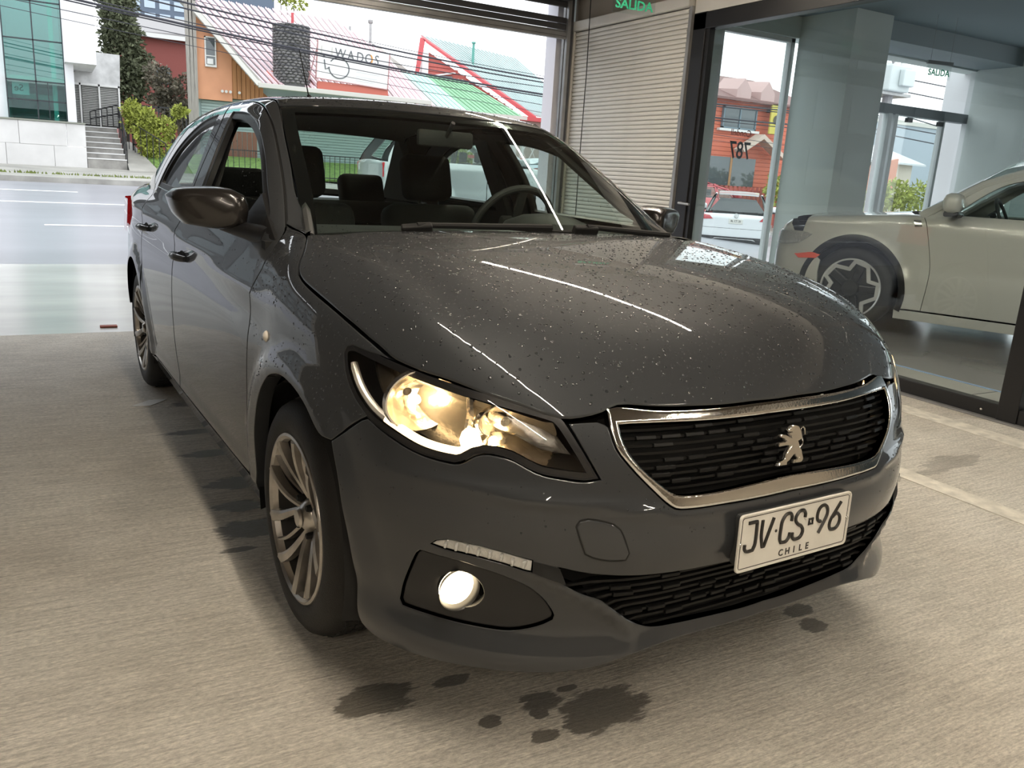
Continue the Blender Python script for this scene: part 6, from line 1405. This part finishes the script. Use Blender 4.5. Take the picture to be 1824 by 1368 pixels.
mb = MB(); mb.tube([Ms @ Vector((-.52+.36*math.cos(a), -.17+.34*math.sin(a), .015)) for a in np.linspace(2.6, -3.35+.25, 40)], .017, 6); mb.tube([Ms @ Vector(p) for p in ((-.86, -.20, .015), (-1.00, -.28, .015), (-1.06, .03, .015))], .02, 6); mb.build('circle_emblem', TXT, sg)
mb = MB(); mb.lathe([(0, .01), (.035, .01), (.035, 0)], 12, M=Ms @ Matrix.Translation((-1.08, .13, .008))); mb.build('emblem_dot', TXT, sg)
for i, zz in enumerate((-.18, -.34, -.47)): mb = MB(); mb.box((.10, zz-.02, .004), (1.0-.1*i, zz+.02, .008), M=Ms); mb.build('faded_line', mat('faded_print', (.66, .67, .68), .6), sg)
mb = MB(); mb.tube([(6.75, 28.1, 3.9), (7.0, 27.9, 5.0)], .02, 5); mb.tube([(6.75, 28.1, 4.3), (7.05, 27.9, 3.95)], .025, 5); mb.build('brace', mat('sign_frame', (.45, .25, .25), .6), sg)
# ---- second roof (pink to green), grey ridge, red gable with teal roof
gh = empty('green_roofed_house'); tag(gh, 'low house whose metal roof fades from pink to mint to green', 'building')
ribbed(gh, PINK, (9.95, 29.4, 3.62), (12.3, 29.5, 3.62), (9.6, 31.5, 4.98), (11.5, 31.5, 4.98), 9); ribbed(gh, MINT, (12.3, 29.5, 3.62), (13.6, 29.5, 3.6), (11.5, 31.5, 4.98), (12.6, 31.5, 4.96), 5); ribbed(gh, GREENS, (13.6, 29.5, 3.6), (16.3, 29.5, 3.55), (12.6, 31.5, 4.96), (14.4, 31.5, 4.94), 10)
box('wall', (12.2, 29.9, .6), (16.2, 31.5, 3.6), WHITEP, gh); box('gutter', (12.2, 29.38, 3.47), (16.35, 29.5, 3.6), FASC, gh)
quad('grey_ridge', [(10.0, 33.2, 5.1), (12.4, 33.2, 5.1), (11.0, 33.4, 6.2), (10.2, 33.4, 6.3)], (0, .1, .02), SLATE, gh); quad('ridge_barge', [(10.9, 33.1, 6.0), (11.05, 33.1, 6.1), (12.6, 33.1, 5.15), (12.4, 33.1, 5.05)], (0, -.08, 0), FASC, gh)
mb = MB(); mb.tube([(10.75, 33.2, 6.0), (10.75, 33.2, 6.95)], .06, 8); mb.lathe([(.09, 6.95), (.11, 7.0), (.11, 7.08), (0, 7.1)], 10, M=Matrix.Translation((10.75, 33.2, 0))); mb.build('stove_pipe', GALV, gh, smooth=True)
mb = MB(); mb.tube([(9.9, 33.3, 6.4), (9.9, 33.3, 6.75)], .05, 8); mb.build('vent', GALV, gh, smooth=True)
rh = empty('red_gabled_house'); tag(rh, 'red gabled house with pale teal metal roof and white pillar', 'building')
quad('gable_wall', [(12.75, 32.3, 3.6), (18.2, 32.3, 3.6), (12.85, 32.3, 6.1)], (0, .2, 0), REDW, rh)
for i in range(10): quad('board', [(12.8, 32.24, 3.75+i*.19), (17.6-i*.40, 32.24, 3.75+i*.19), (17.6-i*.40, 32.27, 3.92+i*.19), (12.8, 32.27, 3.92+i*.19)], (0, .05, 0), REDW, rh)
quad('barge_board', [(12.50, 31.9, 6.52), (12.75, 31.9, 6.30), (18.0, 31.9, 3.72), (18.25, 31.9, 3.80)], (0, .12, .10), REDB, rh); quad('side_board', [(12.28, 31.9, 4.9), (12.42, 31.9, 4.9), (12.68, 31.9, 6.40), (12.50, 31.9, 6.5)], (0, .12, 0), REDB, rh)
box('pillar', (12.62, 32.0, 3.6), (12.90, 32.25, 6.05), WHITEP, rh); box('window', (13.5, 32.15, 4.6), (14.1, 32.25, 5.14), WINM, rh); quad('window_hood', [(13.3, 31.95, 5.08), (14.15, 31.95, 5.26), (14.15, 32.2, 5.30), (13.3, 32.2, 5.12)], (0, 0, .03), WHITEF, rh)
ribbed(rh, TEALS, (18.2, 32.0, 3.85), (22.4, 33.5, 3.85), (12.6, 32.2, 6.6), (19.0, 35.5, 6.7), 24)
box('lower_wall', (16.2, 31.9, .6), (24, 32.2, 3.75), mat('pale_front_wall', (.55, .53, .50), .7), rh); box('red_eave', (17.2, 31.5, 3.6), (24, 32.0, 3.78), REDB, rh); box('white_panel', (15.9, 31.2, 3.3), (17.0, 31.5, 3.72), WHITEP, rh)
mb = MB(); mb.tube([(15.25, 32.6, 5.5), (15.25, 32.6, 6.68)], .06, 8); mb.lathe([(.10, 6.66), (.10, 6.72), (0, 6.74)], 8, M=Matrix.Translation((15.25, 32.6, 0))); mb.build('vent_pipe', mat('green_pipe', (.10, .32, .27), .5), rh, smooth=True)
tw = tree('thin_treetop', 'thin green treetop showing above the pink roof ridge', (8.0, 36, 1), 7.2, [(7.7, 36, 8.0, .5, .4, .25), (8.3, 36, 7.8, .5, .4, .22)], 320, .16, LEAFY, 8)
# lattice and rails right of the opening
lt = empty('lattice_fence'); tag(lt, 'white lattice fence with red rails seen through the windscreen', 'fence')
for i in range(12):
    mb = MB(); mb.tube([(10.0+i*.34, 20.9, 1.0), (10.6+i*.34, 20.9, 2.2)], .018, 4); mb.build('lattice_bar', WHITEF, lt); mb = MB(); mb.tube([(10.6+i*.34, 20.92, 1.0), (10.0+i*.34, 20.92, 2.2)], .018, 4); mb.build('lattice_bar', WHITEF, lt)
for z in (1.36, 1.62): box('red_rail', (9.6, 20.80, z), (14.4, 20.88, z+.09), REDB, lt)
for x in (9.8, 11.4, 13.0, 14.2): box('post', (x, 20.84, .55), (x+.08, 20.94, 2.2), WHITEF, lt)
bl = [(9.6+rg.uniform(-.9, .9), 21.6, 1.5+rg.uniform(-.5, .35), .4, .35, .35) for i in range(9)]
tree('roadside_shrub', 'bright yellow green shrub behind the silver suv', (9.6, 21.6, .6), 1.2, bl, 2200, .12, LEAFY, 9, cat='shrub', tr=.04)
gb = MB(); gb.quadslab([(2.9, 24, .72), (9.0, 24, .72), (9.0, 28.5, 1.25), (2.9, 28.5, 1.25)], (0, 0, -.06)); tag(gb.build('front_lawn', GRASS), 'sloping green lawn in front of the orange house', 'grass')
lf = empty('lawn_fence'); tag(lf, 'thin dark wire fence along the front lawn', 'fence')
for x in np.arange(2.6, 9.2, .16): box('fence_bar', (x-.008, 23.8, .6), (x+.008, 23.815, 1.45), IRON, lf)
for z in (.75, 1.42): box('fence_rail', (2.6, 23.79, z), (9.2, 23.82, z+.03), IRON, lf)
bf = empty('board_fence'); tag(bf, 'red brown board fence behind the lawn', 'fence')
for i in range(9): box('board', (3.6+i*.17, 28.7, 1.2), (3.75+i*.17, 28.74, 2.1), mat('red_brown_board', (.22, .10, .07), .8), bf)
# ---- overhead cables: each a sagging line along the street
names = ('thick upper cable', 'second upper cable', 'thin middle cable', 'thick lower cable', 'twin lower cable', 'lowest thin cable', 'faint lower cable', 'faint top cable')
for i, (zl, zm, zr_, r) in enumerate(((4.72, 4.11, 3.72, .020), (4.60, 4.01, 3.64, .016), (4.33, 3.79, 3.54, .010), (4.24, 3.69, 3.33, .024), (4.19, 3.65, 3.28, .014), (3.98, 3.51, 3.07, .008), (3.80, 3.30, 2.86, .006), (4.85, 4.20, 3.80, .007))):
    pts = []
    for k in range(25):
        x = -6+30*k/24; t = (x+1.95)/(10.76+1.95); tm = (3.93+1.95)/(10.76+1.95)
        z = zl*(t-tm)*(t-1)/(tm)+zm*t*(t-1)/(tm*(tm-1))+zr_*t*(t-tm)/(1-tm); pts.append((x, 18+.06*(i % 3), z))
    mb = MB(); mb.tube(pts, r, 6); tag(mb.build('overhead_cable', mat('cable_black', (.035, .035, .045), .6), None, smooth=True), ('%s of the bundle over the street' % names[i]), 'cable', 'overhead cables along the street')
# ---- street seen through the showroom
o2 = empty('orange_red_house'); tag(o2, 'orange red boarded house seen through the showroom street window', 'building')
ORR = mat('orange_red_boarding', (.62, .16, .09), .6, var=.06)
box('wall', (19.7, 22.4, -.2), (24.6, 28, 4.45), ORR, o2); quad('roof', [(18.9, 21.9, 4.35), (25.2, 21.9, 4.35), (25.0, 25.5, 5.6), (19.4, 25.5, 5.6)], (0, 0, .08), mat('brown_roof', (.22, .12, .11), .7), o2)
for i in range(24): box('weatherboard', (19.7, 22.36, .7+i*.155), (24.6, 22.41, .84+i*.155), ORR, o2)
box('window', (20.7, 22.28, 3.42), (22.3, 22.4, 4.12), WINM, o2)
for x in (20.66, 21.47, 22.28): box('window_frame', (x, 22.25, 3.38), (x+.06, 22.38, 4.15), mat('blue_frame', (.16, .22, .26), .5), o2)
for z in (3.38, 4.1): box('window_frame', (20.66, 22.25, z), (22.34, 22.38, z+.05), mat('blue_frame', (.16, .22, .26), .5), o2)
box('sill', (20.5, 22.2, 3.28), (22.5, 22.4, 3.37), WHITEF, o2); box('window', (20.2, 22.3, 1.3), (22.6, 22.4, 2.35), WINM, o2); box('window_frame', (21.3, 22.28, 1.3), (21.4, 22.38, 2.35), mat('wood_frame', (.45, .25, .12), .6), o2)
for e in (21.3, 22.5): quad('dormer', [(e-.35, 22.0, 4.35), (e+.35, 22.0, 4.35), (e+.35, 22.0, 4.75), (e, 22.0, 5.15), (e-.35, 22.0, 4.75)], (0, 1.2, .1), mat('dormer_face', (.55, .38, .36), .7), o2)
quad('porch_gable', [(21.3, 21.7, 2.65), (22.3, 21.7, 3.25), (23.6, 21.7, 2.5), (23.5, 21.7, 2.38), (22.3, 21.7, 3.08), (21.4, 21.7, 2.55)], (0, .5, 0), mat('porch_cream', (.62, .50, .42), .7), o2)
ysn = empty('yellow_sign'); tag(ysn, 'upright yellow sign on the front of the orange red house', 'sign')
box('panel', (22.7, 21.9, 3.3), (23.3, 21.98, 4.4), mat('yellow_panel', (.62, .52, .10), .6), ysn, .02); mb = MB(); mb.lathe([(0, .01), (.17, .01), (.17, 0)], 20, M=Matrix.Translation((23.0, 21.89, 3.82)) @ Matrix.Rotation(R_(90), 4, 'X')); mb.build('disc', mat('dark_disc', (.10, .09, .06), .6), ysn); box('bracket', (22.9, 21.98, 4.1), (23.0, 22.4, 4.2), IRON, ysn)
rs_ = empty('round_road_sign'); tag(rs_, 'round road sign seen from behind on a post before the red fence', 'sign')
mb = MB(); mb.lathe([(0, .02), (.32, .02), (.33, 0), (0, 0)], 28, M=Matrix.Translation((14.6, 18.7, 2.0)) @ Matrix.Rotation(R_(90), 4, 'X')); mb.build('disc', mat('sign_back', (.40, .45, .48), .5), rs_); mb = MB(); mb.tube([(14.6, 18.73, -.1), (14.6, 18.73, 2.2)], .035, 8); mb.build('post', GALV, rs_)
rf = empty('red_picket_fence'); tag(rf, 'red picket fence in front of the orange red house', 'fence')
for x in np.arange(18.0, 25, .22): box('picket', (x, 21.2, -.2), (x+.10, 21.24, 1.30), REDW, rf)
for z in (.5, 1.1): box('rail', (18, 21.24, z), (25, 21.28, z+.08), REDW, rf)
wp = tag(box('white_gate_post', (17.6, 20.9, -.2), (17.9, 21.2, 1.6), WHITEP), 'white gate post at the left end of the red picket fence', 'post')
pole = empty('power_pole', (20.3, 15.0, -.45)); tag(pole, 'concrete power pole with cross arms carrying a transformer', 'pole')
mb = MB(); mb.tube([(0, 0, 0), (-.02, 0, 8.8)], [.17, .12], 10); mb.build('shaft', mat('pole_grey', (.33, .32, .33), .7), pole, smooth=True)
for z in (6.2, 7.15): box('cross_arm', (-1.0, -.08, z), (1.0, .06, z+.09), WOODG, pole)
mb = MB(); mb.tube([(0, -.1, 5.75), (-.8, -.1, 5.25)], .03, 6); mb.tube([(0, -.1, 5.75), (-.5, -.1, 6.25)], .025, 6); mb.build('brace', GALV, pole)
box('platform', (-.75, -.35, 4.53), (.55, .35, 4.61), GALV, pole); mb = MB(); mb.bevbox((-.12, -.30, 2.45), (.12, -.15, 3.05), .02); mb.build('meter_box', mat('box_cream', (.55, .53, .45), .6), pole)
tf = empty('transformer', (20.1, 14.75, 4.165)); tag(tf, 'pale grey transformer box standing on the pole platform', 'transformer')
mb = MB(); mb.bevbox((-.45, -.25, 0), (.45, .25, .72), .05); mb.build('tank', mat('transformer_grey', (.55, .60, .60), .5), tf); mb = MB(); mb.bevbox((-.10, -.42, .15), (.40, -.25, .60), .03); mb.build('radiator', mat('transformer_grey', (.55, .60, .60), .5), tf)
for x in (-.28, 0, .28): mb = MB(); mb.lathe([(.05, 0), (.07, .05), (.045, .09), (.065, .14), (.03, .2), (0, .22)], 10, M=Matrix.Translation((x, 0, .72))); mb.build('insulator', WHITEF, tf, smooth=True)
for i, (z, dz) in enumerate(((4.35, -.1), (4.0, -.15), (3.6, -.5), (3.4, -.6), (3.0, -.2), (2.75, -.3))):
    mb = MB(); mb.tube([(20.3, 15, z+.3), (25, 15, z+.3+dz*.8), (30, 15, z+.3+dz)], .018, 5); tag(mb.build('pole_cable', mat('cable_black', (.035, .035, .045), .6)), 'cable leaving the power pole to the right, number %s from the top' % ('one', 'two', 'three', 'four', 'five', 'six')[i], 'cable', 'cables on the power pole')
fb_ = empty('grey_blue_shed'); tag(fb_, 'long grey blue shed far beyond the showroom porch', 'building')
box('wall', (34, 32, .6), (60, 40, 5.6), mat('shed_blue', (.36, .42, .48), .6), fb_); box('roof_edge', (34, 31.9, 5.5), (60, 32.1, 5.75), FASC, fb_)
wh = empty('white_roofed_house'); tag(wh, 'small house with pale roof and orange brick side beyond the porch', 'building')
box('wall', (30.5, 26, .6), (37, 30, 2.9), mat('house_cream', (.55, .50, .42), .7), wh); quad('roof', [(30, 25.6, 2.85), (37.5, 25.6, 2.85), (36.8, 28, 3.75), (30.8, 28, 3.75)], (0, 0, .08), mat('pale_roof', (.55, .58, .60), .6), wh); quad('brick_gable', [(33.0, 25.5, 1.4), (35.2, 25.5, 1.6), (35.2, 25.5, 3.1), (33.0, 25.5, 2.6)], (0, .2, 0), mat('orange_brick', (.52, .20, .12), .7), wh)
bl = [(25.5+rg.uniform(-4.5, 6), 20.2+rg.uniform(-.4, .2), 1.0+rg.uniform(-.4, .5), .7, .5, .5) for i in range(14)]
tree('hedge', 'yellow green hedge along the street beyond the porch', (25, 20.5, .55), 1.2, bl, 4000, .2, LEAFY, 10, cat='hedge', tr=.05)

# unseen dark block added left of the view to darken the car's reflections
ob = empty('added_dark_block'); tag(ob, 'dark grey block added outside the view to darken reflections on the car', 'building')
box('wall', (-48, 27, .5), (-4.2, 36, 9.5), mat('charcoal_cladding', (.10, .105, .11), .6), ob)
for i in range(18):
    for j in range(3): box('window', (-47+i*2.4, 26.93, 1.6+j*2.6), (-45.4+i*2.4, 27.02, 3.3+j*2.6), WINM, ob)
